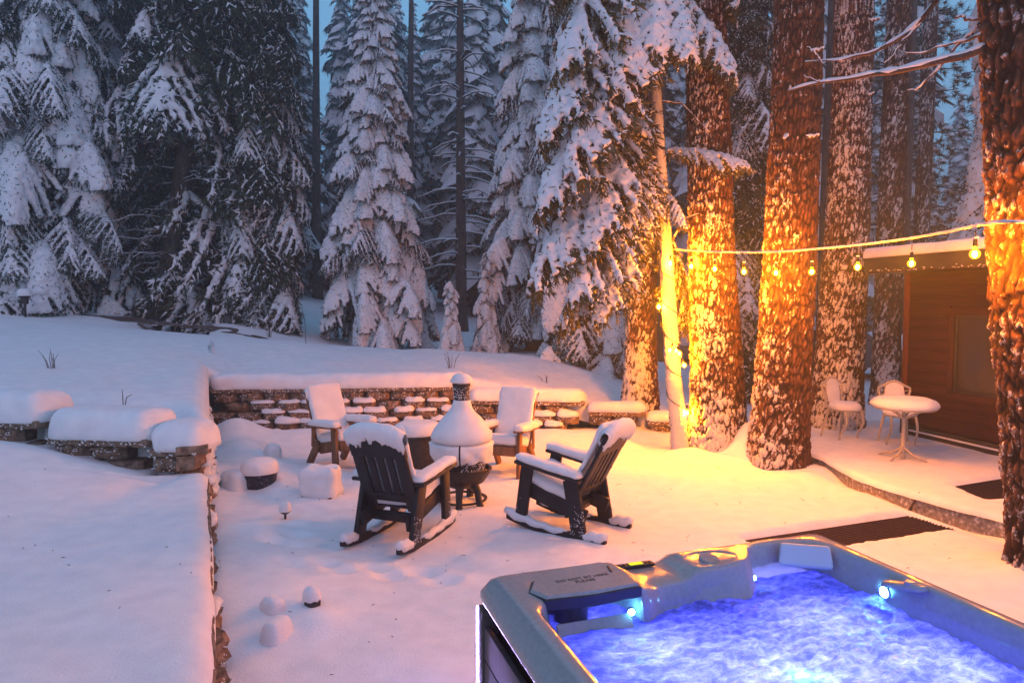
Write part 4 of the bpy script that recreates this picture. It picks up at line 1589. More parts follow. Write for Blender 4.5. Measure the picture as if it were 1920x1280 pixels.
def plank(x0, x1, z):
    L = round(x1 - x0, 3)
    if L < 0.02:
        return
    if L not in PLK:
        V, F = rbox(L, 0.032, pl_h - 0.008, 0.004)
        V[:, 1] += np.where(V[:, 2] < 0, oy * 0.010, -oy * 0.002)
        PLK[L] = MB().add(V, F).mesh('plank', SIDING, True, 30)
    link('plank', PLK[L], house, ((x0 + x1) / 2, oy * 0.012, z + pl_h / 2))


for i in range(nrow):
    z = 0.32 + i * pl_h
    if z + pl_h > wz0 - 0.06 and z < wz1 + 0.06:
        plank(0.09, wx0 - 0.10, z)
        plank(wx1 + 0.10, LEN, z)
    else:
        plank(0.09, LEN, z)
b = MB()
V, F = rbox(LEN, 2.6, WH, 0.01)
b.add(V, F, 0, TM((LEN / 2, -oy * 1.31, WH / 2 + 0.06)))
part('wall', b, [SIDING], house)
m = MB()
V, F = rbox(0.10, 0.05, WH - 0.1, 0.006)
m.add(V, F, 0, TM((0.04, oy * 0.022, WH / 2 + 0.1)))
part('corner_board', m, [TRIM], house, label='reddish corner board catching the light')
m = MB()
V, F = rbox(LEN, 0.05, 0.20, 0.006)
m.add(V, F, 0, TM((LEN / 2, oy * 0.02, 0.20)))
part('base_board', m, [FASCIA], house)
m = MB()
add_tube(m, [(0.2, oy * 0.065, 0.235), (LEN, oy * 0.065, 0.235)], 0.014, 8)
part('snowy_ledge', m, [SNOW_FINE], house)
# window
wnd = MB()
for (x, z, lx, lz) in (((wx0 + wx1) / 2, wz1 + 0.05, wx1 - wx0 + 0.2, 0.10), ((wx0 + wx1) / 2, wz0 - 0.05, wx1 - wx0 + 0.2, 0.10), (wx0 - 0.05, (wz0 + wz1) / 2, 0.10, wz1 - wz0), (wx1 + 0.05, (wz0 + wz1) / 2, 0.10, wz1 - wz0)):
    V, F = rbox(lx - 0.004, 0.05, lz - 0.004, 0.006)
    wnd.add(V, F, 0, TM((x, oy * 0.03, z)))
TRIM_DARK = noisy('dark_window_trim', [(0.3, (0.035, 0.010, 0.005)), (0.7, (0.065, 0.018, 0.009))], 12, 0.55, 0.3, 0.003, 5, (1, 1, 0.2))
wo_ = part('window', wnd, [TRIM_DARK], house, label='dark window with red brown frame')
GLASS, gn, gb = mat('dark_window_glass', (0.05, 0.04, 0.03), 0.12, 0.5)
m = MB()
V, F = rbox(wx1 - wx0 - 0.06, 0.012, wz1 - wz0 - 0.06, 0.003)
m.add(V, F, 0, TM(((wx0 + wx1) / 2, oy * 0.012, (wz0 + wz1) / 2)))
part('pane', m, [GLASS], wo_)
m = MB()
for (x, z, lx, lz) in (((wx0 + wx1) / 2, wz1 - 0.02, wx1 - wx0, 0.04), ((wx0 + wx1) / 2, wz0 + 0.02, wx1 - wx0, 0.04), (wx0 + 0.02, (wz0 + wz1) / 2, 0.04, wz1 - wz0 - 0.08), (wx1 - 0.02, (wz0 + wz1) / 2, 0.04, wz1 - wz0 - 0.08)):
    V, F = rbox(lx - 0.002, 0.03, lz - 0.002, 0.004)
    m.add(V, F, 0, TM((x, oy * 0.022, z)))
part('sash', m, [FASCIA], wo_)
# roof: slab with overhang, rafter tails, fascia, snow
OH = 0.55
m = MB()
V, F = rbox(LEN - EX0 + 0.3, 3.4, 0.05, 0.01)
m.add(V, F, 0, TM(((LEN + EX0) / 2 + 0.15, oy * (OH - 1.7), EZ - 0.055)))
part('roof', m, [FASCIA], house)
m = MB()
V, F = rbox(LEN - EX0 + 0.3, 0.04, 0.24, 0.006)
m.add(V, F, 0, TM(((LEN + EX0) / 2 + 0.15, oy * (OH + 0.024), EZ - 0.15)))
V, F = rbox(0.04, 3.36, 0.24, 0.006)
m.add(V, F, 0, TM((EX0 - 0.022, oy * (OH - 1.7), EZ - 0.15)))
part('fascia', m, [FASCIA], house)
m = MB()
V, F = rbox(LEN - EX0 - 0.05, OH + 0.1, 0.02, 0.004)
m.add(V, F, 0, TM(((LEN + EX0) / 2, oy * (OH / 2 + 0.0), EZ - 0.26)))
part('soffit', m, [SIDING], house)
m = MB()
V, F = loaf(LEN - EX0 + 0.36, 3.5, 0.14, 61, r=0.06, nz=0.015, lump=0.012, seg=0.10)
m.add(V, F, 0, TM(((LEN + EX0) / 2 + 0.15, oy * (OH - 1.68), EZ - 0.025)))
part('roof_snow', m, [SNOW], house, True, None)
fm = MB()
iv, iff = ico()
for q in range(150):
    s = rng.uniform(0.004, 0.010)
    xx = EX0 + rng.beta(1, 1) * 4.0
    fm.add(iv * s * np.array([2.2, 0.6, 0.7]) + np.array([xx, oy * (OH + 0.046), EZ - 0.262 + abs(rng.normal(0, 0.02))]), iff)
part('frost', fm, [SNOW_FINE], house, True, None)['kind'] = 'stuff'


# ------------------------------------------------------------------ snow covered car far right
def car_mesh():
    pass


CY = 20.0
cxw = (1560 - 960) / FPX * CY
car = thing('parked_car', 'snow buried car parked beyond the pines left of the house', 'car', (cxw, CY, 0.0), R(8))
CARP, _, _ = mat('dark_car_paint', (0.03, 0.035, 0.045), 0.3, 0.5)
TYRE, _, _ = mat('tyre_rubber', (0.012, 0.012, 0.012), 0.8)
prof = [(-2.2, 0.35), (-2.25, 0.75), (-2.05, 1.02), (-1.55, 1.48), (0.35, 1.50), (0.95, 1.05), (1.95, 0.92), (2.2, 0.7), (2.2, 0.35)]
m = MB()
prism(m, prof, -0.85, 0.85, 0, TM((0, 0, 0), (R(90), 0, 0)), 0.06)
part('body', m, [CARP], car)
m = MB()
prism(m, [(-1.75, 1.08), (-1.45, 1.42), (0.25, 1.43), (0.72, 1.08)], -0.866, 0.866, 0, TM((0, 0, 0), (R(90), 0, 0)))
part('side_windows', m, [GLASS], car)
for x in (-1.4, 1.4):
    for y in (-0.8, 0.8):
        m = MB()
        V, F = lathe([(0.0, -0.1), (0.24, -0.1), (0.33, -0.07), (0.33, 0.07), (0.24, 0.1), (0.0, 0.1)], 24)
        m.add(V, F, 0, TM((x, y * 1.02, 0.33), (R(90), 0, 0)))
        wh = part('wheel', m, [TYRE], car)
m = MB()
V, F = loaf(2.2, 1.75, 0.34, 71, r=0.5)
m.add(V, F, 0, TM((-0.6, 0, 1.42)))
V, F = loaf(1.55, 1.8, 0.42, 72, r=0.5)
m.add(V, F, 0, TM((1.5, 0, 0.86)))
V, F = loaf(0.9, 1.6, 0.3, 73, r=0.3)
m.add(V, F, 0, TM((-1.9, 0, 1.0), (0, -0.5, 0)))
part('snow_cover', m, [SNOW], car, True, None)
# second snowed under vehicle left of the pine
car2 = copy_tree(car)
car2.location = ((1395 - 960) / FPX * 23, 23, 0.0)
car2['label'] = 'snow buried car in the gap between the thick lit trunk and the leaning trunk'

# ------------------------------------------------------------------ chairs at the fire circle
def board(mb_, a, b, w, th, up=(0, 0, 1), r=0.008, mat_=0):
    """plank from a to b, width w across 'up', thickness th"""
    a, b = np.asarray(a, float), np.asarray(b, float)
    d = b - a
    L = np.linalg.norm(d)
    d /= L
    up = np.asarray(up, float)
    s = np.cross(up, d)
    s /= np.linalg.norm(s)
    u = np.cross(d, s)
    V, F = rbox(L, th, w, r)
    M = np.eye(4)
    M[:3, 0], M[:3, 1], M[:3, 2], M[:3, 3] = d, s, u, (a + b) / 2
    return mb_.add(V, F, mat_, M)


def fire_chair(name, label, loc, rz, wood, rocker, front_snow, seed, tilt=0.0):
    root = thing(name, label, 'chair', loc, rz, 'chairs around the chiminea')
    root.rotation_euler = (0, tilt, rz)
    if not rocker:
        root.scale = (0.91, 0.91, 0.91)
    hw = 0.285

    def P(nm, m, mats=None, lb=None):
        return part(nm, m, [mats or wood], root, True, 35, lb)
    for sd in (-1, 1):
        y = sd * hw
        if rocker:
            xs_ = np.linspace(-0.60, 0.47, 18)
            lo = 0.20 * (xs_ + 0.02) ** 2 - 0.015
            poly = [(x, z) for x, z in zip(xs_, lo)] + [(x, z + 0.055 + 0.03 * math.cos((x + 0.05) * 2.4)) for x, z in zip(xs_[::-1], lo[::-1])]
            m = MB()
            pp = np.array(poly)
            n = len(xs_)
            Vv = np.concatenate([np.column_stack([pp[:, 0], np.full(2 * n, y - 0.024), pp[:, 1]]), np.column_stack([pp[:, 0], np.full(2 * n, y + 0.024), pp[:, 1]])])
            k = np.arange(2 * n)
            k2 = (k + 1) % (2 * n)
            side = np.stack([k, k2, k2 + 2 * n, k + 2 * n], 1)
            i = np.arange(n - 1)
            capA = np.stack([i, i + 1, 2 * n - 2 - i, 2 * n - 1 - i], 1)
            m.add(Vv, np.concatenate([side, capA, capA[:, ::-1] + 2 * n]))
            P('rocker', m)
        m = MB()
        board(m, (0.315, y, 0.03 if rocker else -0.03), (0.285, y, 0.605), 0.125, 0.046, (1, 0, 0))
        P('front_leg', m)
        m = MB()
        if rocker:
            board(m, (-0.34, y, 0.03), (-0.19, y, 0.565), 0.15, 0.046, (1, 0, 0))
        else:
            board(m, (-0.42, y, -0.02), (-0.16, y, 0.34), 0.12, 0.046, (1, 0, 0))
            board(m, (-0.26, y + sd * 0.02, 0.28), (-0.24, y + sd * 0.02, 0.60), 0.07, 0.03, (1, 0, 0))
        P('rear_leg', m)
        m = MB()
        board(m, (0.33, y - sd * 0.05, 0.37), (-0.36, y - sd * 0.05, 0.235), 0.14, 0.04)
        P('side_rail', m)
        m = MB()
        board(m, (0.39, y + sd * 0.015, 0.635), (-0.31, y + sd * 0.015, 0.585), 0.15, 0.032, (0, sd, 0.0))
        P('armrest', m)
    m = MB()
    board(m, (0.345, -hw + 0.05, 0.35), (0.345, hw - 0.05, 0.35), 0.13, 0.03)
    P('front_apron', m)
    for i in range(5):
        t = (i + 0.5) / 5
        m = MB()
        x = 0.33 - 0.52 * t
        z = 0.435 - 0.125 * t
        board(m, (x, -0.245, z), (x, 0.245, z), 0.095, 0.026, (1, 0, -0.2))
        P('seat_slat', m)
    # back frame: local (y, w) plane
    bx, bz = -0.155, 0.20
    lean = R(23)
    BM = np.eye(4)
    BM[:3, 0] = (0, 1, 0)
    BM[:3, 1] = (-math.sin(lean), 0, math.cos(lean))
    BM[:3, 2] = np.cross(BM[:3, 0], BM[:3, 1])        # front normal
    BM[:3, 3] = (bx, 0, bz)

    def bp(nm, cx, cw, lx, lw, th=0.036, off=0.0, r=0.010):
        V, F = rbox(lx, lw, th, r)
        m = MB().add(V, F, 0, BM @ TM((cx, cw, off)))
        return P(nm, m)
    for sd in (-1, 1):
        bp('back_stile', sd * 0.218, 0.47, 0.115, 0.70)
    for k in (-1, 0, 1):
        bp('back_slat', k * 0.098, 0.505, 0.068, 0.42, 0.026)
    bp('bottom_rail', 0, 0.262, 0.36, 0.085, 0.030, -0.004)
    bp('lower_rail', 0, 0.035, 0.50, 0.11, 0.034)
    # head rest with arched top
    ys = np.linspace(-0.277, 0.277, 15)
    topw = 0.985 - 0.075 * (np.abs(ys) / 0.277) ** 3
    pl = [(y, 0.752) for y in ys] + [(y, w_) for y, w_ in zip(ys[::-1], topw[::-1])]
    pl = [(y, 0.70) for y in ys] + pl[15:]
    m = MB()
    pp = np.array(pl)
    n = 15
    Vv = np.concatenate([np.column_stack([pp, np.full(2 * n, -0.020)]), np.column_stack([pp, np.full(2 * n, 0.020)])])
    k = np.arange(2 * n)
    k2 = (k + 1) % (2 * n)
    i = np.arange(n - 1)
    capA = np.stack([i, i + 1, 2 * n - 2 - i, 2 * n - 1 - i], 1)
    m.add(Vv, np.concatenate([np.stack([k, k2, k2 + 2 * n, k + 2 * n], 1), capA[:, ::-1], capA + 2 * n]), 0, BM)
    P('headrest', m)
    # snow
    def SP(nm, V, F, M):
        return part(nm, MB().add(V, F, 0, M), [SNOW_FINE], root, True, None)
    fs = front_snow
    V, F = rbox(0.52 if not fs else 0.56, 0.80 if not fs else 0.86, 0.06 if not fs else 0.09, 0.05, 0.04, 0.018, 7, seed, zr=0.03 if not fs else 0.045, lumps=0.02)
    SP('back_snow', V, F, BM @ TM((0, 0.58, 0.088 if not fs else 0.06)))
    # snow over the top, hanging down the back in a ragged edge
    ysn = np.linspace(-0.30, 0.30, 41)
    rr_ = np.random.default_rng(seed)
    edge_ = 0.155 + 0.035 * fbm(ysn * 9 + seed, ysn * 0, None, 3, seed) * 2 + 0.02 * rr_.standard_normal(41)
    if fs:
        edge_ *= 0.35
    pr = []
    for yy, ed in zip(ysn, edge_):
        tw = 0.985 - 0.075 * min(1, abs(yy) / 0.277) ** 3
        q = [(tw - ed, -0.022), (tw - ed + 0.01, -0.040), (tw - ed * 0.5, -0.052), (tw, -0.058), (tw + 0.035, -0.045), (tw + 0.058, -0.015), (tw + 0.062, 0.02), (tw + 0.045, 0.06), (tw, 0.082), (tw - 0.1, 0.075), (tw - 0.14, 0.02)]
        sc_ = 0.9 if abs(yy) < 0.28 else 0.55
        pr.append([(yy, tw + (a - tw) * sc_, b * sc_) for a, b in q])
    Vv = np.array(pr).reshape(-1, 3)
    Vv = Vv + 0.012 * np.stack([fbm(Vv[:, 0] * 22 + k, Vv[:, 1] * 22, Vv[:, 2] * 22, 2, seed + k) for k in range(3)], 1)
    SP('headrest_snow', Vv, grid(41, 11), BM)
    V, F = rbox(0.57, 0.53, 0.14 if not fs else 0.17, 0.07, 0.04, 0.02, 6, seed + 1, zr=0.06, lumps=0.02)
    SP('seat_snow', V, F, TM((0.07, 0, 0.452), (0, R(-13), 0)))
    for sd in (-1, 1):
        V, F = rbox(0.72, 0.165, 0.085 if not fs else 0.11, 0.06, 0.035, 0.016, 8, seed + 2 + sd, zr=0.042, lumps=0.02)
        SP('armrest_snow', V, F, TM((0.045, sd * 0.30, 0.655), (0, R(-4), 0)))
        if rocker:
            m = MB()
            xs_ = np.linspace(-0.61, -0.36, 8)
            add_tube(m, [(x, sd * hw, 0.20 * (x + 0.02) ** 2 + 0.055 + 0.012 * math.sin(q * 2)) for q, x in enumerate(xs_)], [0.028, 0.045, 0.05, 0.052, 0.05, 0.045, 0.04, 0.02], 10)
            xs_ = np.linspace(-0.2, 0.50, 12)
            add_tube(m, [(x, sd * hw, 0.20 * (x + 0.02) ** 2 + 0.055 + 0.01 * math.sin(q * 2)) for q, x in enumerate(xs_)], np.array([0.02, 0.03, 0.035, 0.035, 0.035, 0.035, 0.04, 0.04, 0.045, 0.05, 0.045, 0.03]), 10)
            part('rocker_snow', m, [SNOW_FINE], root, True, None)
            # speckles on the leg fronts
            fm = MB()
            for q in range(70):
                s = rr_.uniform(0.002, 0.0065)
                zz = 0.08 + rr_.beta(1, 2) * 0.3
                fm.add(iv * s + np.array([0.345 + rr_.uniform(-0.02, 0.03), sd * hw + rr_.uniform(-0.03, 0.03), zz]), iff)
                fm.add(iv * s * 0.9 + np.array([rr_.uniform(-0.38, -0.24), sd * (hw + 0.025), 0.06 + rr_.beta(1, 2.5) * 0.35]), iff)
            part('frost', fm, [SNOW_FINE], root, True, None)['kind'] = 'stuff'
    return root


fire_chair('rocking_chair', 'dark slatted rocking chair seen from behind, snow on its headrest', (-1.02, 6.47, ground_at(-1.02, 6.47) + 0.0), R(69), DARK_POLY, True, False, 1)
fire_chair('rocking_chair', 'dark slatted rocking chair turned sideways, leaning back on the right', (0.50, 6.74, ground_at(0.5, 6.74) + 0.0), R(147), DARK_POLY, True, False, 2, tilt=R(-5))
fire_chair('lawn_chair', 'brown wooden lawn chair with snow plastered back, left behind the dark rocker', (-2.28, 9.15, 0.02), R(-44), BROWN_WOOD, False, True, 3)
fire_chair('lawn_chair', 'brown wooden lawn chair with tall snow slab on its back, right behind the chiminea', (-0.06, 8.95, 0.0), R(-110), BROWN_WOOD, False, True, 4)

# ------------------------------------------------------------------ chiminea
ch = thing('chiminea', 'dark iron chiminea coated in snow with a round snow ball on its chimney', 'chiminea', (-0.55, 7.50, -0.01), R(8))
ch.scale = (1, 1, 0.88)
for k in range(3):
    az = R(-90 + 38 + k * 120)
    if k == 2:
        az = R(-100)
    c, s = math.cos(az), math.sin(az)
    m = MB()
    Vv = [(c * r1, s * r1, z) for r1, z in ((0.12, 0.33), (0.20, 0.28), (0.25, 0.20), (0.275, 0.08), (0.31, -0.02))]
    add_tube(m, Vv, [0.055, 0.050, 0.040, 0.034, 0.045], 8)
    part('leg', m, [IRON], ch)
m = MB()
V, F = lathe([(0.275, 0.055), (0.28, 0.075), (0.25, 0.075), (0.245, 0.055)], 32)
m.add(V, F)
part('foot_ring', m, [IRON], ch)
m = MB()
V, F = lathe([(0.0, 0.22), (0.14, 0.22), (0.25, 0.29), (0.305, 0.39), (0.325, 0.42), (0.33, 0.45), (0.30, 0.455)], 40)
m.add(V, F)
part('bowl', m, [IRON], ch)
m = MB()
V, F = lathe([(0.255, 0.44), (0.275, 0.55), (0.285, 0.70), (0.275, 0.80), (0.24, 0.90), (0.17, 1.02), (0.11, 1.12), (0.085, 1.22), (0.083, 1.34), (0.09, 1.46), (0.098, 1.47), (0.098, 1.50), (0.07, 1.50)], 40)
m.add(V, F)
part('body', m, [IRON], ch)
m = MB()
for k in range(9):
    a = R(-135 + k * 11)
    add_tube(m, [(0.292 * math.cos(a), 0.292 * math.sin(a), 0.45), (0.305 * math.cos(a), 0.305 * math.sin(a), 0.70)], 0.008, 6)
for z in (0.46, 0.58, 0.70):
    add_tube(m, [(0.303 * math.cos(R(-138 + q * 8)), 0.303 * math.sin(R(-138 + q * 8)), z) for q in range(14)], 0.012, 6)
part('door_grate', m, [IRON], ch)
# snow shell over the belly and neck, split by the seam of the door hoop
def shell(prof, seed, a0, a1, seg=70, amp=0.02):
    V, F = lathe(prof, seg, a0, a1)
    s = 9
    nrm = V * np.array([1, 1, 0])
    nrm /= np.linalg.norm(nrm, axis=1, keepdims=True) + 1e-9
    V = V + nrm * (amp * fbm(V[:, 0] * s, V[:, 1] * s, V[:, 2] * s, 3, seed))[:, None]
    return V, F


pr = [(0.265, 0.80), (0.315, 0.795), (0.335, 0.83), (0.335, 0.87), (0.31, 0.93), (0.265, 1.0), (0.21, 1.07), (0.155, 1.14), (0.12, 1.20), (0.10, 1.27), (0.09, 1.30)]
pr = np.array(pr)
V, F = shell(pr, 5, 0, 2 * math.pi)
m = MB().add(V, F)
part('snow_cover', m, [SNOW_FINE], ch, True, None)
for a0, a1 in ((R(-96), R(20)), (R(-215), R(-99))):
    tt = np.linspace(0, 1, 12)
    rr2 = np.interp(tt, [0, 0.15, 0.5, 0.85, 1], [0.285, 0.322, 0.345, 0.342, 0.29])
    zz2 = np.interp(tt, [0, 0.15, 0.5, 0.85, 1], [0.555, 0.56, 0.66, 0.775, 0.79])
    V, F = shell(np.stack([rr2, zz2], 1), 6, a0, a1, 40, 0.035)
    ang = np.arctan2(V[:, 1], V[:, 0])
    V[:, 2] += 0.05 * fbm(ang * 3, ang * 0, None, 3, 8) * (V[:, 2] < 0.62)
    part('snow_cover', MB().add(V, F), [SNOW_FINE], ch, True, None)
m = MB()
q = np.linspace(0, math.pi / 2, 10)
V, F = lathe([(0.05, 1.495)] + [(0.122 * math.cos(a) ** 0.8 if a < 1.57 else 0.0, 1.515 + 0.115 * math.sin(a)) for a in q], 28)
V = V + 0.008 * np.stack([fbm(V[:, 0] * 14 + k, V[:, 1] * 14, V[:, 2] * 14, 2, k) for k in range(3)], 1)
m.add(V, F)
part('chimney_snow', m, [SNOW_FINE], ch, True, None)
fm = MB()
for k in range(240):
    a = rng.uniform(R(-180), R(0))
    zz = 1.24 + rng.beta(1, 1.6) * 0.24
    rad = np.interp(zz, [1.22, 1.34, 1.46], [0.087, 0.085, 0.093])
    fm.add(iv * rng.uniform(0.002, 0.0065) + np.array([rad * math.cos(a), rad * math.sin(a), zz]), iff)
for k in range(160):
    a = rng.uniform(R(-95), R(-40))
    zz = rng.uniform(0.45, 0.6)
    fm.add(iv * rng.uniform(0.002, 0.0065) + np.array([0.30 * math.cos(a), 0.30 * math.sin(a), zz]), iff)
part('frost', fm, [SNOW_FINE], ch, True, None)['kind'] = 'stuff'

# round drum table behind
dt = thing('drum_table', 'round dark drum table topped with a thick disc of snow between the chairs', 'table', (-1.20, 8.75, 0.0))
m = MB()
V, F = lathe([(0.0, -0.02), (0.22, -0.02), (0.25, 0.10), (0.27, 0.42), (0.275, 0.45), (0.27, 0.50), (0.0, 0.50)], 36)
m.add(V, F)
part('drum', m, [IRON], dt)
m = MB()
V, F = lathe([(0.0, 0.50), (0.30, 0.50), (0.31, 0.51), (0.31, 0.525), (0.30, 0.535), (0.0, 0.535)], 36)
m.add(V, F)
part('table_top', m, [IRON], dt)
def disc_snow(r, h, z, seed, amp=0.012):
    q = np.linspace(0, math.pi / 2, 9)
    prf = [(r * 0.97, z)] + [(r - 0.35 * r * (1 - math.cos(a)), z + 0.02 + h * 0.75 * math.sin(a)) for a in q] + [(r * 0.35, z + h * 0.97), (0.001, z + h)]
    V, F = lathe(prf, 44)
    V = V + amp * np.stack([fbm(V[:, 0] * 8 + k, V[:, 1] * 8, V[:, 2] * 8, 3, seed + k) for k in range(3)], 1)
    return MB().add(V, F)


part('snow_cap', disc_snow(0.315, 0.16, 0.53, 3), [SNOW_FINE], dt, True, None)

# planter pot
pp = thing('planter_pot', 'round dark planter pot under a dome of snow near the left wall', 'planter', (-2.93, 7.95, 0.0))
m = MB()
V, F = lathe([(0.0, -0.05), (0.15, -0.05), (0.185, 0.12), (0.195, 0.20), (0.205, 0.21), (0.205, 0.24), (0.17, 0.24)], 32)
m.add(V, F)
part('pot', m, [POT], pp)
part('snow_cap', disc_snow(0.215, 0.17, 0.225, 11), [SNOW_FINE], pp, True, None)

# snow covered stone block
sb = thing('stone_block', 'squarish block plastered with snow beside the dark planter', 'stone block', (-2.17, 7.78, 0.0), R(-6))
m = MB()
V, F = rbox(0.36, 0.30, 0.34, 0.03, 0.05, 0.03, 8, 3)
m.add(V, F, 0, TM((0, 0, 0.12)))
part('block', m, [STONE], sb)
m = MB()
V, F = rbox(0.41, 0.34, 0.36, 0.07, 0.03, 0.035, 9, 4, lumps=0.03)
dd = np.hypot(V[:, 0] - 0.12, V[:, 1] - 0.02)
V[:, 2] -= np.where(V[:, 2] > 0.1, 0.08 * np.exp(-(dd / 0.05) ** 2), 0)
m.add(V, F, 0, TM((0, -0.005, 0.155)))
part('snow_cover', m, [SNOW_FINE], sb, True, None)

# rocks poking out of the snow
def rock(label, x, y, sx, sy, sz, seed, dark=True, zoff=0.0):
    t = thing('garden_rock', label, 'rock', (x, y, ground_at(x, y) + zoff), rng.uniform(0, 3), 'rocks in the yard snow')
    V, F = rbox(sx, sy, sz, min(sx, sy) * 0.3, 0.04, 0.03, 9, seed)
    part('stone', MB().add(V, F, 0, TM((0, 0, sz * 0.15))), [ROCK], t)
    V, F = loaf(sx * (1.12 if dark else 1.3), sy * (1.12 if dark else 1.35), sz * (0.85 if dark else 1.15), seed + 1, r=min(sx, sy) * 0.5, nz=0.012, lump=0.03, seg=0.025)
    part('snow_cap', MB().add(V, F, 0, TM((0, 0, sz * 0.40 if dark else -0.01))), [SNOW_FINE], t, True, None)


q = PZ(584, 1152)
rock('small dark stone showing its black base under a snow cap', q[0], q[1], 0.11, 0.09, 0.10, 81)
q = PZ(515, 1205)
rock('rounded snow capped stone nearest the low terrace wall', q[0], q[1] + 0.05, 0.17, 0.11, 0.13, 82, False, -0.03)
q = PZ(508, 1168)
rock('snow humped stone just behind the nearest rounded stone', q[0], q[1] + 0.05, 0.13, 0.10, 0.09, 83, False, -0.02)
q = PZ(440, 925)
rock('snow smothered stone leaning on the dark planter', q[0], q[1], 0.26, 0.2, 0.18, 84, False)
q = PZ(512, 868)
rock('small snow mound behind the dark planter', q[0], q[1], 0.20, 0.16, 0.16, 85, False)

# path lights
def path_light(label, x, y, z, big):
    t = thing('path_light', label, 'path light', (x, y, z))
    s = 1.0
    if big:
        m = MB()
        add_tube(m, [(0, 0, -0.1), (0, 0, 0.26)], 0.028, 10)
        part('post', m, [IRON], t)
        m = MB()
        V, F = lathe([(0.0, 0.22), (0.07, 0.23), (0.075, 0.36), (0.10, 0.37), (0.13, 0.40), (0.05, 0.44), (0.0, 0.44)], 20)
        m.add(V, F)
        part('lamp_head', m, [IRON], t)
        part('snow_cap', disc_snow(0.15, 0.17, 0.40, 21, 0.006), [SNOW_FINE], t, True, None)
    else:
        m = MB()
        add_tube(m, [(0, 0, -0.05), (0, 0, 0.06)], 0.012, 8)
        part('post', m, [IRON], t)
        m = MB()
        V, F = lathe([(0.0, 0.05), (0.03, 0.055), (0.055, 0.075), (0.055, 0.085), (0.0, 0.085)], 20)
        m.add(V, F)
        part('lamp_head', m, [IRON], t)
        V, F = loaf(0.115, 0.11, 0.095, 77, r=0.045, nz=0.006, lump=0.0, seg=0.02)
        part('snow_cap', MB().add(V, F, 0, TM((0, 0, 0.085))), [SNOW_FINE], t, True, None)


q = PZ(535, 975)
path_light('tiny snow capped path light on the open yard snow', q[0], q[1], ground_at(q[0], q[1]), False)
yq = 15.2
xq = (48 - 960) / FPX * yq
path_light('mushroom shaped path light with a snow ball top at the far left ridge', xq, yq, float(T(xq, yq)), True)

# twigs and dry grass in the snow
def grass(label, x, y, z, n, h, seed, name='dry_grass', spread=0.06):
    r = np.random.default_rng(seed)
    m = MB()
    for i in range(n):
        a = r.uniform(0, 6.28)
        l = h * r.uniform(0.5, 1.1)
        b = r.uniform(0, spread)
        P = [(b * math.cos(a), b * math.sin(a), -0.05), (b * 2 * math.cos(a), b * 2 * math.sin(a), l * 0.6), (b * 3.5 * math.cos(a + 0.3), b * 3.5 * math.sin(a + 0.3), l)]
        add_tube(m, P, [0.006, 0.005, 0.0025], 4)
    single(name, m, [TWIG], label, 'plant', (x, y, z))


def on_bank(px, py):
    """first hit of the pixel ray with the bank surface"""
    d = ray(px, py)
    for t in np.arange(7, 26, 0.03):
        p = np.array([0, 0, CAMZ]) + d * t
        if float(T(np.array([p[0]]), np.array([p[1]]))[0]) > p[2]:
            return p
    return np.array([0, 0, CAMZ]) + d * 15


for k, (px, py, n, h, lab) in enumerate(((100, 690, 7, 0.28, 'wispy dry stems on the left bank above the stepped wall'), (231, 752, 2, 0.16, 'single dry stem behind the middle snow cap of the stepped wall'),
                                         (845, 690, 6, 0.30, 'dry stems on the bank behind the chiminea'), (1025, 718, 5, 0.18, 'faint dry grass tuft on the bank left of the rear pine'),
                                         (505, 628, 9, 0.35, 'dark little shrub at the foot of the leaning fir'), (575, 645, 1, 1.1, 'thin upright dead stem left of the centre spruce'),
                                         (1235, 755, 3, 0.4, 'thin stems between the rear pine and the lamp wrapped stem'))):
    p = on_bank(px, py)
    grass(lab, p[0], p[1], p[2], n, h, 30 + k)
# fallen needles and bits of twig scattered on the yard snow
fd = MB()
for k in range(230):
    x, y = rng.uniform(-2.6, 4.0), rng.uniform(3.2, 10.5)
    if k % 12 == 0:
        x, y = rng.uniform(-4.5, -1.7), rng.uniform(3.0, 6.4)
        if x > -0.46 * y:
            continue
        z = float(z_near(np.array([x]), np.array([y]))[0])
    else:
        if x < -0.40 * y + 0.2:
            continue
        z = ground_at(x, y)
    a = rng.uniform(0, 6.28)
    l = rng.uniform(0.008, 0.03) if rng.random() < 0.85 else rng.uniform(0.03, 0.07)
    d = np.array([math.cos(a) * l, math.sin(a) * l, rng.uniform(-0.1, 0.5) * l])
    add_tube(fd, [np.array([x, y, z + 0.003]), np.array([x, y, z + 0.006]) + d * 0.5, np.array([x, y, z + 0.005]) + d], [0.002, 0.0022, 0.0012], 4)
struct('fallen_needles', fd, [TWIG], 'scattered fallen needles and twig bits on the yard snow', True, None, 'stuff')
# hooked twig by the mat
q = PZ(1708, 952)
m = MB()
add_tube(m, [(0, 0, -0.03), (0.01, 0, 0.03), (0.05, 0.0, 0.10), (0.09, 0.01, 0.17)], [0.012, 0.009, 0.008, 0.005], 6)
add_tube(m, [(0.0, 0, 0.02), (-0.03, 0.0, -0.03)], [0.008, 0.006], 5)
single('broken_twig', m, [TWIG], 'dark hooked twig standing in the snow at the slab edge by the mat', 'twig', (q[0], q[1], 0.0))

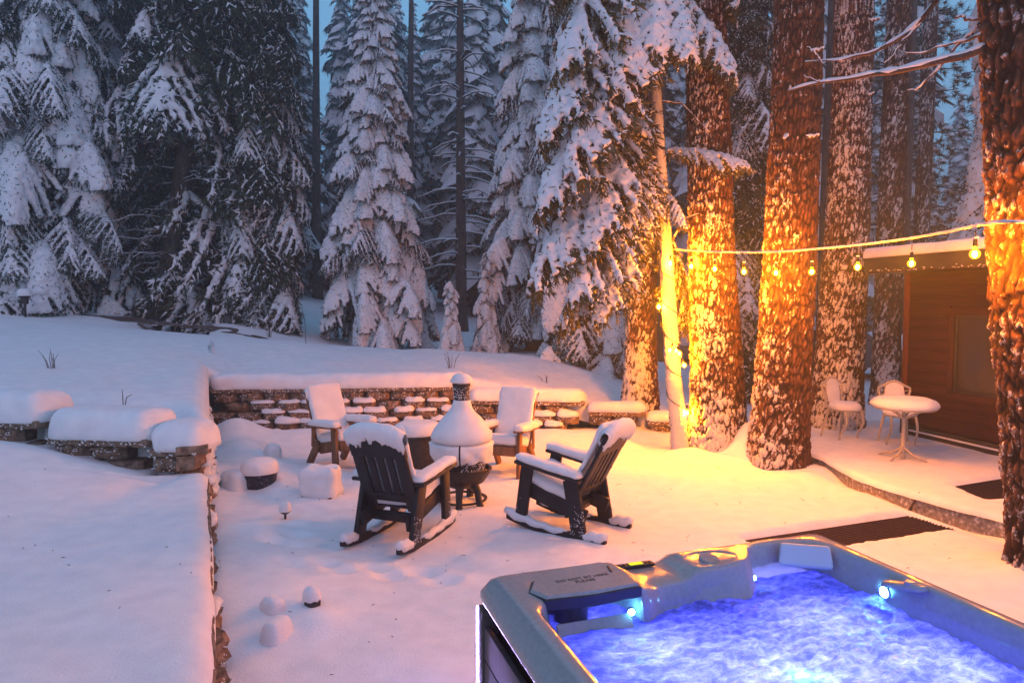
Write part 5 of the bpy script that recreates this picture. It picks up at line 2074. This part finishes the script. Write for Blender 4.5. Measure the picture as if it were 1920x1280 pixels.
# ------------------------------------------------------------------ bistro set
def bistro_chair(label, loc, rz):
    t = thing('bistro_chair', label, 'chair', loc, rz, 'white bistro chairs on the patio')
    for sx in (-1, 1):
        for sy in (-1, 1):
            m = MB()
            s = np.linspace(0, 1, 10)
            if sx > 0:
                P = [(0.15 + 0.07 * math.sin(q * 5.2) * (0.4 + q) * 0.8, sy * (0.16 + 0.03 * q), 0.44 - 0.44 * q) for q in s]
            else:
                P = [(-0.16 - 0.09 * q, sy * (0.15 + 0.05 * q), 0.44 - 0.44 * q) for q in s]
            add_tube(m, P, np.linspace(0.020, 0.014, 10), 8)
            part('leg', m, [WHITE_METAL], t)
    m = MB()
    V, F = lathe([(0.0, 0.425), (0.20, 0.425), (0.215, 0.44), (0.20, 0.455), (0.0, 0.455)], 32)
    m.add(V, F)
    part('seat', m, [WHITE_METAL], t)
    # shield shaped back with lattice plate
    m = MB()
    lean = 0.16

    def bk(y, z):
        return (-0.19 - lean * (z - 0.45), y, z)
    out = [(-0.15, 0.45), (-0.17, 0.60), (-0.215, 0.76), (-0.215, 0.80), (-0.13, 0.84), (-0.06, 0.885), (0, 0.90), (0.06, 0.885), (0.13, 0.84), (0.215, 0.80), (0.215, 0.76), (0.17, 0.60), (0.15, 0.45)]
    add_tube(m, [bk(y, z) for y, z in out], 0.018, 8)
    for sd in (-1, 1):
        for z in (0.64, 0.70, 0.76):
            add_tube(m, [bk(sd * 0.135, z), bk(sd * (0.17 + (z - 0.60) * 0.28), z + 0.005)], 0.007, 6)
        add_tube(m, [bk(sd * 0.12, 0.56), bk(sd * 0.138, 0.70), bk(sd * 0.12, 0.84)], 0.008, 6)
    part('back_frame', m, [WHITE_METAL], t)
    m = MB()
    pl = [(-0.115, 0.54), (-0.132, 0.70), (-0.115, 0.83), (-0.05, 0.87), (0.0, 0.88), (0.05, 0.87), (0.115, 0.83), (0.132, 0.70), (0.115, 0.54), (0, 0.52)]
    cc = np.array(pl).mean(0)
    Vf = np.array([(-0.19 - lean * (z - 0.45) + 0.016, y, z) for y, z in pl] + [(-0.19 - lean * (z - 0.45) - 0.010, y, z) for y, z in pl])
    n = len(pl)
    k = np.arange(n)
    k2 = (k + 1) % n
    c1 = np.array([[-0.19 - lean * (cc[1] - 0.45) + 0.022, cc[0], cc[1]]])
    c2 = np.array([[-0.19 - lean * (cc[1] - 0.45) - 0.012, cc[0], cc[1]]])
    n0 = m.n
    m.add(np.concatenate([Vf, c1, c2]), np.stack([k, k + n, k2 + n, k2], 1))
    m.t.append(np.concatenate([np.stack([np.full(n, 2 * n), k, k2], 1), np.stack([np.full(n, 2 * n + 1), k2 + n, k + n], 1)]))
    m.tm.append(np.zeros(2 * n, int))
    part('back_panel', m, [SNOW_FINE], t)
    part('seat_snow', disc_snow(0.225, 0.11, 0.45, 31), [SNOW_FINE], t, True, None)
    return t


bistro_chair('white bistro chair with shield shaped back, in front of the speckled pine', (4.98, 10.30, 0.15), R(-66))
bistro_chair('white bistro chair tucked behind the round snowy table near the house', (5.55, 9.85, 0.14), R(-100))
bt = thing('bistro_table', 'round white pedestal table carrying a thick disc of snow on the patio', 'table', (5.10, 8.95, 0.14), R(20))
m = MB()
add_tube(m, [(0, 0, 0.02), (0, 0, 0.68)], 0.026, 12)
part('pedestal', m, [WHITE_METAL], bt)
for k in range(4):
    a = R(k * 90 + 15)
    c, s = math.cos(a), math.sin(a)
    m = MB()
    add_tube(m, [(c * 0.02, s * 0.02, 0.16), (c * 0.12, s * 0.12, 0.085), (c * 0.28, s * 0.28, 0.035), (c * 0.31, s * 0.31, 0.01)], [0.016, 0.016, 0.014, 0.016], 8)
    part('foot', m, [WHITE_METAL], bt)
    m = MB()
    add_tube(m, [(c * 0.02, s * 0.02, 0.54), (c * 0.10, s * 0.10, 0.60), (c * 0.26, s * 0.26, 0.675)], 0.012, 6)
    part('support_arm', m, [WHITE_METAL], bt)
m = MB()
V, F = lathe([(0.0, 0.675), (0.37, 0.675), (0.38, 0.685), (0.38, 0.70), (0.0, 0.70)], 40)
m.add(V, F)
part('table_top', m, [WHITE_METAL], bt)
part('snow_cap', disc_snow(0.40, 0.125, 0.70, 41, 0.010), [SNOW_FINE], bt, True, None)

# ------------------------------------------------------------------ hot tub
A0 = PZ(915, 1077, 0.85)
B0 = PZ(1531, 995, 0.85)
u1 = B0 - A0
SIDE = 2.02
u1 /= np.linalg.norm(u1)
trz = math.atan2(u1[1], u1[0])
tub = thing('hot_tub', 'square hot tub with grey rim full of glowing blue bubbling water', 'hot tub', (A0[0], A0[1], 0.0), trz)


def L(u, v, z):      # local coordinates: x along the far rim, y away; v grows towards the camera
    return (u, -v, z)


ACR = noisy('grey_marbled_acrylic', [(0.3, (0.27, 0.27, 0.28)), (0.7, (0.32, 0.32, 0.33))], 40, 0.14, 0.02, 0.001, 3)
ACR.node_tree.nodes['Principled BSDF'].inputs['Coat Weight'].default_value = 0.4
ACR.node_tree.nodes['Principled BSDF'].inputs['Coat Roughness'].default_value = 0.08
PILLOW, _, _ = mat('pale_foam_pillow', (0.50, 0.50, 0.55), 0.5, 0.4)
PANEL = noisy('dark_cabinet_panel', [(0.3, (0.035, 0.03, 0.035)), (0.7, (0.08, 0.07, 0.075))], 14, 0.5, 0.3, 0.003, 6, (1, 6, 1))
INK, _, _ = mat('dark_print', (0.03, 0.03, 0.035), 0.6)
LEDHOUSE, _, _ = mat('chrome_bezel', (0.6, 0.62, 0.65), 0.2, 0.5, 0.9)


def rim_z(u, v):
    dip = sstep(0.62, 0.70, u) * (1 - sstep(0.94, 1.03, u)) * (1 - sstep(0.30, 0.40, v))
    return 0.85 - 0.040 * dip


inner = [(0.10, 1.92), (0.10, 1.5), (0.10, 1.0), (0.10, 0.62), (0.10, 0.46), (0.125, 0.395), (0.165, 0.375), (0.185, 0.15), (0.40, 0.14), (0.61, 0.14), (0.635, 0.37), (0.70, 0.35), (0.78, 0.30), (0.95, 0.29),
         (1.15, 0.29), (1.30, 0.27), (1.38, 0.21), (1.42, 0.13), (1.47, 0.085), (1.60, 0.07), (1.74, 0.075), (1.86, 0.115), (1.905, 0.20), (1.925, 0.40), (1.925, 0.8), (1.92, 1.3), (1.90, 1.92)]
IN = np.array(inner)
IN2 = []
for i in range(len(IN)):
    a, b = IN[i], IN[(i + 1) % len(IN)]
    n = max(1, int(np.linalg.norm(b - a) / 0.03))
    for t in np.linspace(0, 1, n, endpoint=False):
        IN2.append(a * (1 - t) + b * t)
IN2 = np.array(IN2)
sm_ = IN2.copy()
for _ in range(2):
    sm_ = (np.roll(sm_, 1, 0) + 2 * sm_ + np.roll(sm_, -1, 0)) / 4
IN2 = sm_
cen = np.array([1.01, 1.01])
OUT = []
for p in IN2:
    d = p - cen
    t = min((1.01 / abs(d[0])) if abs(d[0]) > 1e-9 else 9, (1.01 / abs(d[1])) if abs(d[1]) > 1e-9 else 9)
    q = cen + d * t
    # round the outer corners
    e = q - cen
    ax_, ay_ = abs(e[0]), abs(e[1])
    rc = 0.06
    if ax_ > 1.01 - rc and ay_ > 1.01 - rc:
        w2 = np.array([ax_ - (1.01 - rc), ay_ - (1.01 - rc)])
        w2 = w2 / np.linalg.norm(w2) * rc
        e = np.sign(e) * (np.array([1.01 - rc, 1.01 - rc]) + w2)
        q = cen + e
    OUT.append(q)
OUT = np.array(OUT)


def ring(P, dz, inset=0.0):
    d = cen - P
    d = d / np.linalg.norm(d, axis=1, keepdims=True)
    Q = P + d * inset
    z = rim_z(P[:, 0], P[:, 1]) + dz
    return np.stack([Q[:, 0], -Q[:, 1], z], 1)


rings = [ring(OUT, -0.125, 0.0), ring(OUT, -0.125, -0.052), ring(OUT, -0.10, -0.062), ring(OUT, -0.075, -0.058), ring(OUT, -0.022, -0.012), ring(OUT, -0.004, 0.028), ring(OUT, 0.0, 0.05)]
mid = OUT * 0.35 + IN2 * 0.65
gap = np.linalg.norm(OUT - IN2, axis=1)
rings[6] = np.where((gap < 0.09)[:, None], ring(OUT * 0.6 + IN2 * 0.4, 0.0), rings[6])
rings[5] = np.where((gap < 0.09)[:, None], ring(OUT * 0.8 + IN2 * 0.2, -0.004), rings[5])
rings += [ring(OUT * 0.3 + IN2 * 0.7, 0.002), ring(IN2, -0.002, -0.010), ring(IN2, -0.016, 0.006), ring(IN2, -0.09, 0.022), ring(IN2, -0.16, 0.035), ring(IN2, -0.30, 0.06), ring(IN2, -0.55, 0.12)]
m = MB()
n = len(IN2)
V = np.concatenate(rings)
k = np.arange(n)
k2 = (k + 1) % n
F = np.concatenate([np.stack([i * n + k, i * n + k2, (i + 1) * n + k2, (i + 1) * n + k], 1) for i in range(len(rings) - 1)])
m.add(V, F)
fl = [[0.15, -0.2, 0.25], [1.88, -0.2, 0.25], [1.88, -1.9, 0.25], [0.15, -1.9, 0.25]]
m.add(fl, [[0, 3, 2, 1]])
part('shell', m, [ACR], tub, True, 50)

# shelf between the filter lid and the corner seat: cup dish, raised dial dish
gu = np.arange(0.655, 1.455, 0.008)
gv = np.arange(0.045, 0.36, 0.008)
UU, VV = np.meshgrid(gu, gv, indexing='ij')
fe = np.interp(UU, [0.655, 0.70, 0.80, 0.95, 1.2, 1.32, 1.40, 1.455], [0.335, 0.325, 0.285, 0.275, 0.275, 0.255, 0.19, 0.10])
zz = 0.853 - 0.040 * sstep(0.62, 0.70, UU) * (1 - sstep(0.94, 1.03, UU)) + 0.014 * sstep(0.98, 1.05, UU)
zz = zz - 0.030 * sstep(0.0, 0.05, 0.065 - np.hypot((UU - 0.775), (VV - 0.215) * 1.1) * 1.0)
el = np.hypot((UU - 1.17) / 0.155, (VV - 0.175) / 0.095)
zz = zz - 0.040 * (1 - sstep(0.82, 1.0, el))
over = np.clip(VV - fe, 0, 1)
zz = zz - 0.02 * sstep(0, 0.02, over + 0.01) - 2.3 * over
zz = np.where(VV < 0.055, zz - 0.03, zz)
zz = np.where((UU < 0.664) | (UU > 1.445), zz - 0.03, zz)
m = MB()
m.add(np.stack([UU.ravel(), -VV.ravel(), zz.ravel()], 1), grid(len(gu), len(gv))[:, ::-1])
part('shelf', m, [ACR], tub, True, None)
m = MB()
V, F = lathe([(0.0, 0.0), (0.050, 0.0), (0.053, 0.006), (0.053, 0.028), (0.047, 0.036), (0.0, 0.038)], 32)
m.add(V, F, 0, TM(L(1.15, 0.185, 0.832), (R(10), 0, 0)))
part('diverter_dial', m, [ACR], tub)
# filter lid
lid = [(0.120, 0.270), (0.175, 0.165), (0.275, 0.085), (0.43, 0.062), (0.585, 0.058), (0.635, 0.10), (0.648, 0.20), (0.640, 0.365), (0.40, 0.385), (0.165, 0.365)]
m = MB()
prism(m, [(a, -b) for a, b in lid][::-1], 0.828, 0.866, 0, None, 0.012)
lo = part('filter_lid', m, [ACR], tub, True, 30)
m = MB()
prism(m, [(a + (0.39 - a) * -0.035, -(b + (0.22 - b) * -0.06)) for a, b in lid][::-1], 0.80, 0.854, 0, None, 0.004)
part('lid_seam', m, [INK], tub)
m = MB()
V, F = rbox(0.012, 0.075, 0.006, 0.002)
m.add(V, F, 0, TM(L(0.585, 0.165, 0.8675), (0, 0, R(-14))))
part('lid_grip', m, [PANEL], lo)


def text(body, size, loc, rot, parent, material, name='lettering', align='CENTER', extr=0.0006):
    cu = bpy.data.curves.new(name, 'FONT')
    cu.body = body
    cu.size = size
    cu.align_x = align
    cu.extrude = extr
    o = bpy.data.objects.new(name, cu)
    col.objects.link(o)
    dg = bpy.context.evaluated_depsgraph_get()
    me = bpy.data.meshes.new_from_object(o.evaluated_get(dg))
    bpy.data.objects.remove(o)
    me.materials.clear()
    me.materials.append(material)
    return link(name, me, parent, loc, rot)


text('DO NOT SIT HERE', 0.034, L(0.41, 0.232, 0.8668), (0, 0, R(2)), lo, INK)
text('PLEASE', 0.034, L(0.41, 0.268, 0.8668), (0, 0, R(2)), lo, INK)
# skimmer parts behind the lid
m = MB()
V, F = lathe([(0.0, 0.0), (0.075, 0.0), (0.08, 0.01), (0.08, 0.15), (0.06, 0.16), (0.0, 0.16)], 28)
m.add(V, F, 0, TM(L(0.34, 0.245, 0.665)))
part('skimmer_basket', m, [PANEL], tub)
m = MB()
V, F = rbox(0.38, 0.012, 0.085, 0.008)
m.add(V, F, 0, TM(L(0.40, 0.395, 0.698), (R(-38), 0, 0)))
part('weir_flap', m, [ACR], tub)
# control panel
m = MB()
V, F = rbox(0.215, 0.052, 0.016, 0.006)
m.add(V, F, 0, TM(L(0.785, 0.060, 0.822)))
cp_ = part('control_panel', m, [INK], tub)
m = MB()
V, F = rbox(0.075, 0.030, 0.004, 0.0015)
m.add(V, F, 0, TM(L(0.790, 0.060, 0.8315)))
part('screen', m, [LCD], cp_)
for du in (-0.085, -0.062, 0.062, 0.085):
    m = MB()
    V, F = lathe([(0.0, 0.0), (0.008, 0.0), (0.008, 0.003), (0.0, 0.004)], 12)
    m.add(V, F, 0, TM(L(0.788 + du, 0.060, 0.830)))
    part('button', m, [PANEL], cp_)
# pillow in the far corner
m = MB()
V, F = rbox(0.27, 0.05, 0.125, 0.022, 0.02)
V[:, 0] *= 1 + 0.9 * (-V[:, 2]) * 0.9
V[:, 1] += -1.1 * V[:, 0] ** 2
m.add(V, F, 0, TM(L(1.775, 0.185, 0.795), (R(-24), 0, R(-33))))
part('head_pillow', m, [PILLOW], tub, True, 50)
# recess and little valve on the right wall
m = MB()
V, F = loaf(0.24, 0.09, 0.03, 5, r=0.04, nz=0.0, lump=0.0, seg=0.03)
m.add(V, F, 0, TM(L(1.895, 0.72, 0.812), (0, R(-14), R(-90))))
part('valve_recess', m, [ACR], tub)
m = MB()
V, F = lathe([(0.0, 0.0), (0.026, 0.0), (0.026, 0.022), (0.02, 0.028), (0.0, 0.028)], 20)
m.add(V, F, 0, TM(L(1.885, 0.76, 0.835)))
part('valve_knob', m, [ACR], tub)


def led(u, v, z, r, rot, matl, name='tub_light'):
    m = MB()
    V, F = lathe([(0.0, 0.010), (r * 0.7, 0.008), (r, 0.002), (r, -0.004)], 20)
    m.add(V, F, 0)
    o = part(name, m, [matl], tub)
    o.location = L(u, v, z)
    o.rotation_euler = rot
    m = MB()
    V, F = lathe([(r, -0.004), (r, 0.004), (r * 1.35, 0.004), (r * 1.45, -0.004)], 20)
    m.add(V, F)
    part('bezel', m, [LEDHOUSE], o)
    return o


led(1.895, 0.605, 0.745, 0.026, (0, R(-90), 0), LED_WHITE)
led(1.405, 0.225, 0.735, 0.014, (R(90), 0, R(25)), LED_WHITE)
led(0.595, 0.372, 0.735, 0.016, (R(90), 0, R(-20)), LED_WHITE)
qq = PZ(1505, 1268, 0.69) - A0
bu, bv = qq @ u1, -(qq @ np.array([-u1[1], u1[0], 0]))
led(bu, bv, 0.672, 0.03, (0, 0, 0), LED_WHITE)
for (u, v, z, rot) in ((0.55, 0.55, 0.38, (R(60), 0, 0)), (1.5, 0.55, 0.38, (R(60), 0, 0)), (1.75, 1.2, 0.40, (0, R(-60), 0)), (0.5, 1.3, 0.40, (0, R(60), 0)), (1.0, 1.0, 0.33, (0, 0, 0)), (1.2, 1.6, 0.38, (0, 0, 0))):
    led(u, v, z, 0.055, rot, LED_DEEP, 'underwater_light')

# aerated water
WATER = bpy.data.materials.new('aerated_water')
WATER.use_nodes = True
n_ = WATER.node_tree
b_ = n_.nodes['Principled BSDF']
b_.inputs['Base Color'].default_value = (0.62, 0.68, 0.80, 1)
b_.inputs['Roughness'].default_value = 0.06
tr_ = n_.nodes.new('ShaderNodeBsdfTranslucent')
tr_.inputs[0].default_value = (0.85, 0.90, 0.98, 1)
mx_ = n_.nodes.new('ShaderNodeMixShader')
foam = noise_node(n_, 13.0, 8, 0.74, 'Object', (0.75, 1.3, 1))
foam.inputs['Distortion'].default_value = 0.45
rf = ramp(n_, foam.outputs['Fac'], [(0.42, (0.35, 0.35, 0.35)), (0.62, (0.62, 0.62, 0.62))])
n_.links.new(rf.outputs[0], mx_.inputs[0])
rc_ = ramp(n_, foam.outputs['Fac'], [(0.42, (0.05, 0.07, 0.22)), (0.58, (0.20, 0.24, 0.42)), (0.74, (0.80, 0.82, 0.86))])
n_.links.new(rc_.outputs[0], b_.inputs['Base Color'])
rt_ = ramp(n_, foam.outputs['Fac'], [(0.42, (0.17, 0.20, 0.72)), (0.60, (0.30, 0.34, 0.88)), (0.86, (0.66, 0.69, 0.96))])
n_.links.new(rt_.outputs[0], tr_.inputs[0])
n_.links.new(b_.outputs[0], mx_.inputs[1])
n_.links.new(tr_.outputs[0], mx_.inputs[2])
n_.links.new(mx_.outputs[0], n_.nodes['Material Output'].inputs[0])
bn = noise_node(n_, 42, 6, 0.7, 'Object', (0.7, 1.3, 1))
bump(n_, b_, bn.outputs['Fac'], 0.9, 0.03)
wu = np.arange(0.12, 1.93, 0.0085)
wv = np.arange(0.15, 1.93, 0.0085)
UU, VV = np.meshgrid(wu, wv, indexing='ij')
wz = 0.690 + 0.024 * fbm(UU * 6 + 2 * fbm(UU * 3, VV * 3), VV * 9, None, 4, 60) + 0.034 * np.abs(fbm(UU * 11, VV * 16, None, 3, 61)) * sstep(0.5, 1.0, UU)
m = MB()
m.add(np.stack([UU.ravel(), -VV.ravel(), wz.ravel()], 1), grid(len(wu), len(wv))[:, ::-1])
part('water', m, [WATER], tub, True, None)

# cabinet: planked panels, corner posts, corner light strip
for (x0, y0, ln, rz_, nx) in ((-0.018, -1.01, 1.94, 90, 'left'), (1.01, 0.018, 1.94, 0, 'far'), (2.038, -1.01, 1.94, 90, 'right'), (1.01, -2.038, 1.94, 0, 'near')):
    for k in range(4):
        m = MB()
        V, F = rbox(ln, 0.03, 0.162, 0.006)
        m.add(V, F, 0, TM((x0, y0, 0.085 + k * 0.168 - 0.06), (0, 0, R(rz_))))
        part('panel', m, [PANEL], tub)
m = MB()
for (x0, y0, rz_) in ((0.05, -1.01, 90), (1.01, -0.05, 0), (1.97, -1.01, 90), (1.01, -1.97, 0)):
    V, F = rbox(1.86, 0.012, 0.70, 0.002)
    m.add(V, F, 0, TM((x0, y0, 0.32), (0, 0, R(rz_))))
part('liner', m, [INK], tub)
for (x0, y0) in ((0.0, 0.0), (2.02, 0.0), (0.0, -2.02), (2.02, -2.02)):
    m = MB()
    V, F = rbox(0.085, 0.085, 0.76, 0.010)
    m.add(V, F, 0, TM((x0, y0, 0.31)))
    part('corner_post', m, [PANEL], tub)
m = MB()
V, F = rbox(0.012, 0.012, 0.62, 0.003)
m.add(V, F, 0, TM((-0.0405, 0.044, 0.37)))
part('light_strip', m, [LED_STRIP], tub)

# ------------------------------------------------------------------ string lights
sl = thing('string_lights', 'string of warm glowing bulbs from the thin fir stem across to the right pine', 'string lights', tuple(bF))
cab_px = [(1262, 468, 9.80), (1330, 473, 9.1), (1400, 474, 8.7), (1480, 472, 8.3), (1560, 465, 7.9), (1630, 458, 7.5), (1700, 449, 6.95), (1770, 437, 5.9), (1840, 422, 5.1), (1885, 416, 4.8), (1960, 420, 4.75)]
CP = np.array([PD(*c) for c in cab_px])
tt = np.linspace(0, 1, len(CP))
ti = np.linspace(0, 1, 90)
cab = np.stack([np.interp(ti, tt, CP[:, i]) for i in range(3)], 1)
for _ in range(8):
    cab[1:-1] = (cab[:-2] + 2 * cab[1:-1] + cab[2:]) / 4
m = MB()
add_tube(m, cab - bF, 0.006 + 0.0025 * np.abs(vnoise(ti * 60, ti * 0)), 7)
sn = cab - bF + np.array([0, 0, 0.010])
add_tube(m, sn, 0.006 + 0.006 * np.abs(vnoise(ti * 45, ti * 0 + 4)), 7, 1)
part('cable', m, [CABLE, SNOW_FINE], sl, True, None)
# wrap round the stem
hel = []
for q in np.linspace(0, 1, 160):
    z = 0.55 + (PD(1258, 470, 9.95)[2] - 0.55) * (1 - q)
    cx = np.interp(z, [p[2] for p in ptsF], [p[0] for p in ptsF])
    cyy = np.interp(z, [p[2] for p in ptsF], [p[1] for p in ptsF])
    rr = np.interp(z, [p[2] for p in ptsF], radF) + 0.016
    a = q * 2 * math.pi * 5.2
    hel.append((cx + rr * math.cos(a), cyy + rr * math.sin(a), z + 0.03 * math.sin(a)))
m = MB()
add_tube(m, hel, 0.007, 6)
part('cable', m, [SOCKET], sl)


def bulb_mesh(matl):
    m = MB()
    q = np.linspace(0, math.pi, 12)
    prf = [(0.013, -0.055)] + [(max(0.0005, 0.029 * math.sin(a) ** 0.9 + 0.012 * (1 - a / math.pi) * math.cos(a / 2) * 0.5), -0.085 - 0.036 * (1 - math.cos(a)) * 0.95) for a in q[1:]]
    V, F = lathe(prf, 16)
    m.add(V * np.array([1.2, 1.2, 1.0]), F, 0)
    q = np.linspace(0, math.pi, 7)
    V, F = lathe([(max(0.0004, 0.0165 * math.sin(a)), -0.118 + 0.024 * math.cos(a)) for a in q], 8)
    m.add(V, F, 1)
    return m.mesh('bulb', [GLOBE, matl], True)


def socket_mesh(drop):
    m = MB()
    V, F = lathe([(0.004, 0.0), (0.012, -0.004), (0.016, -0.02), (0.016, -0.052), (0.019, -0.056), (0.019, -0.064), (0.010, -0.066)], 14)
    m.add(V, F)
    add_tube(m, [(0, 0, drop), (0, 0, 0)], 0.004, 6)
    V, F = rbox(0.035, 0.03, 0.016, 0.007)
    m.add(V, F, 1, TM((0, 0, 0.004)))
    return m.mesh('socket', [SOCKET, SNOW_FINE], True)


BM1, BM2 = bulb_mesh(FILAMENT), bulb_mesh(FILAMENT_DIM)
SK = socket_mesh(0.07)
SK2 = socket_mesh(0.0)


def hang_bulb(p, me=BM1, sk=SK, rot=(0, 0, 0)):
    b_ = link('bulb', me, sl, tuple(np.asarray(p) - bF + np.array([0, 0, 0.10])), rot)
    link('socket', sk, b_)


def cable_Y(px):
    return float(np.interp(px, [c[0] for c in cab_px], [c[2] for c in cab_px]))


for px, py in ((1296, 497), (1340, 502), (1395, 507), (1455, 509), (1522, 507), (1608, 498), (1709, 491), (1828, 472)):
    hang_bulb(PD(px, py, cable_Y(px) - 0.01))
hang_bulb(PD(1257, 491, 9.78), sk=SK2)
hang_bulb(PD(1235, 573, 9.85), sk=SK2)
for k, (px, py, dy) in enumerate(((1262, 655, 0), (1269, 662, -0.05), (1273, 656, 0.02), (1277, 683, 0))):
    hang_bulb(PD(px, py, 9.74 + dy), me=BM2, sk=SK2, rot=(0.3 * math.sin(k * 2), 0.4 * math.cos(k * 3), 0))
hang_bulb(PD(1288, 771, 9.85), sk=SK2)
hang_bulb(PD(1246, 560, 10.16), sk=SK2)  # this and the next: unseen bulbs added behind the stem to light the rear pine
hang_bulb(PD(1258, 640, 10.16), sk=SK2)
# bulb on the hidden part of the string beyond the right pine
hang_bulb(PD(1962, 470, 4.72))

# ------------------------------------------------------------------ haze
HZ, hn, hb = mat('winter_haze')
hn.nodes.remove(hb)
pv = hn.nodes.new('ShaderNodeVolumePrincipled')
pv.inputs['Color'].default_value = (0.66, 0.88, 1.0, 1)
pv.inputs['Density'].default_value = 0.0062
pv.inputs['Anisotropy'].default_value = 0.2
hn.links.new(pv.outputs[0], hn.nodes['Material Output'].inputs['Volume'])
m = MB()
X0, X1, Y0, Y1, Z0, Z1 = -265, 265, -32, 425, -2.5, 32
V = [(X0, Y0, Z0), (X1, Y0, Z0), (X1, Y1, Z0), (X0, Y1, Z0), (X0, Y0, Z1), (X1, Y0, Z1), (X1, Y1, Z1), (X0, Y1, Z1)]
m.add(V, [[3, 2, 1, 0], [4, 5, 6, 7], [0, 1, 5, 4], [1, 2, 6, 5], [2, 3, 7, 6], [3, 0, 4, 7]])
struct('haze', m, [HZ], 'cold dusk haze between the trees', False, None, 'stuff')
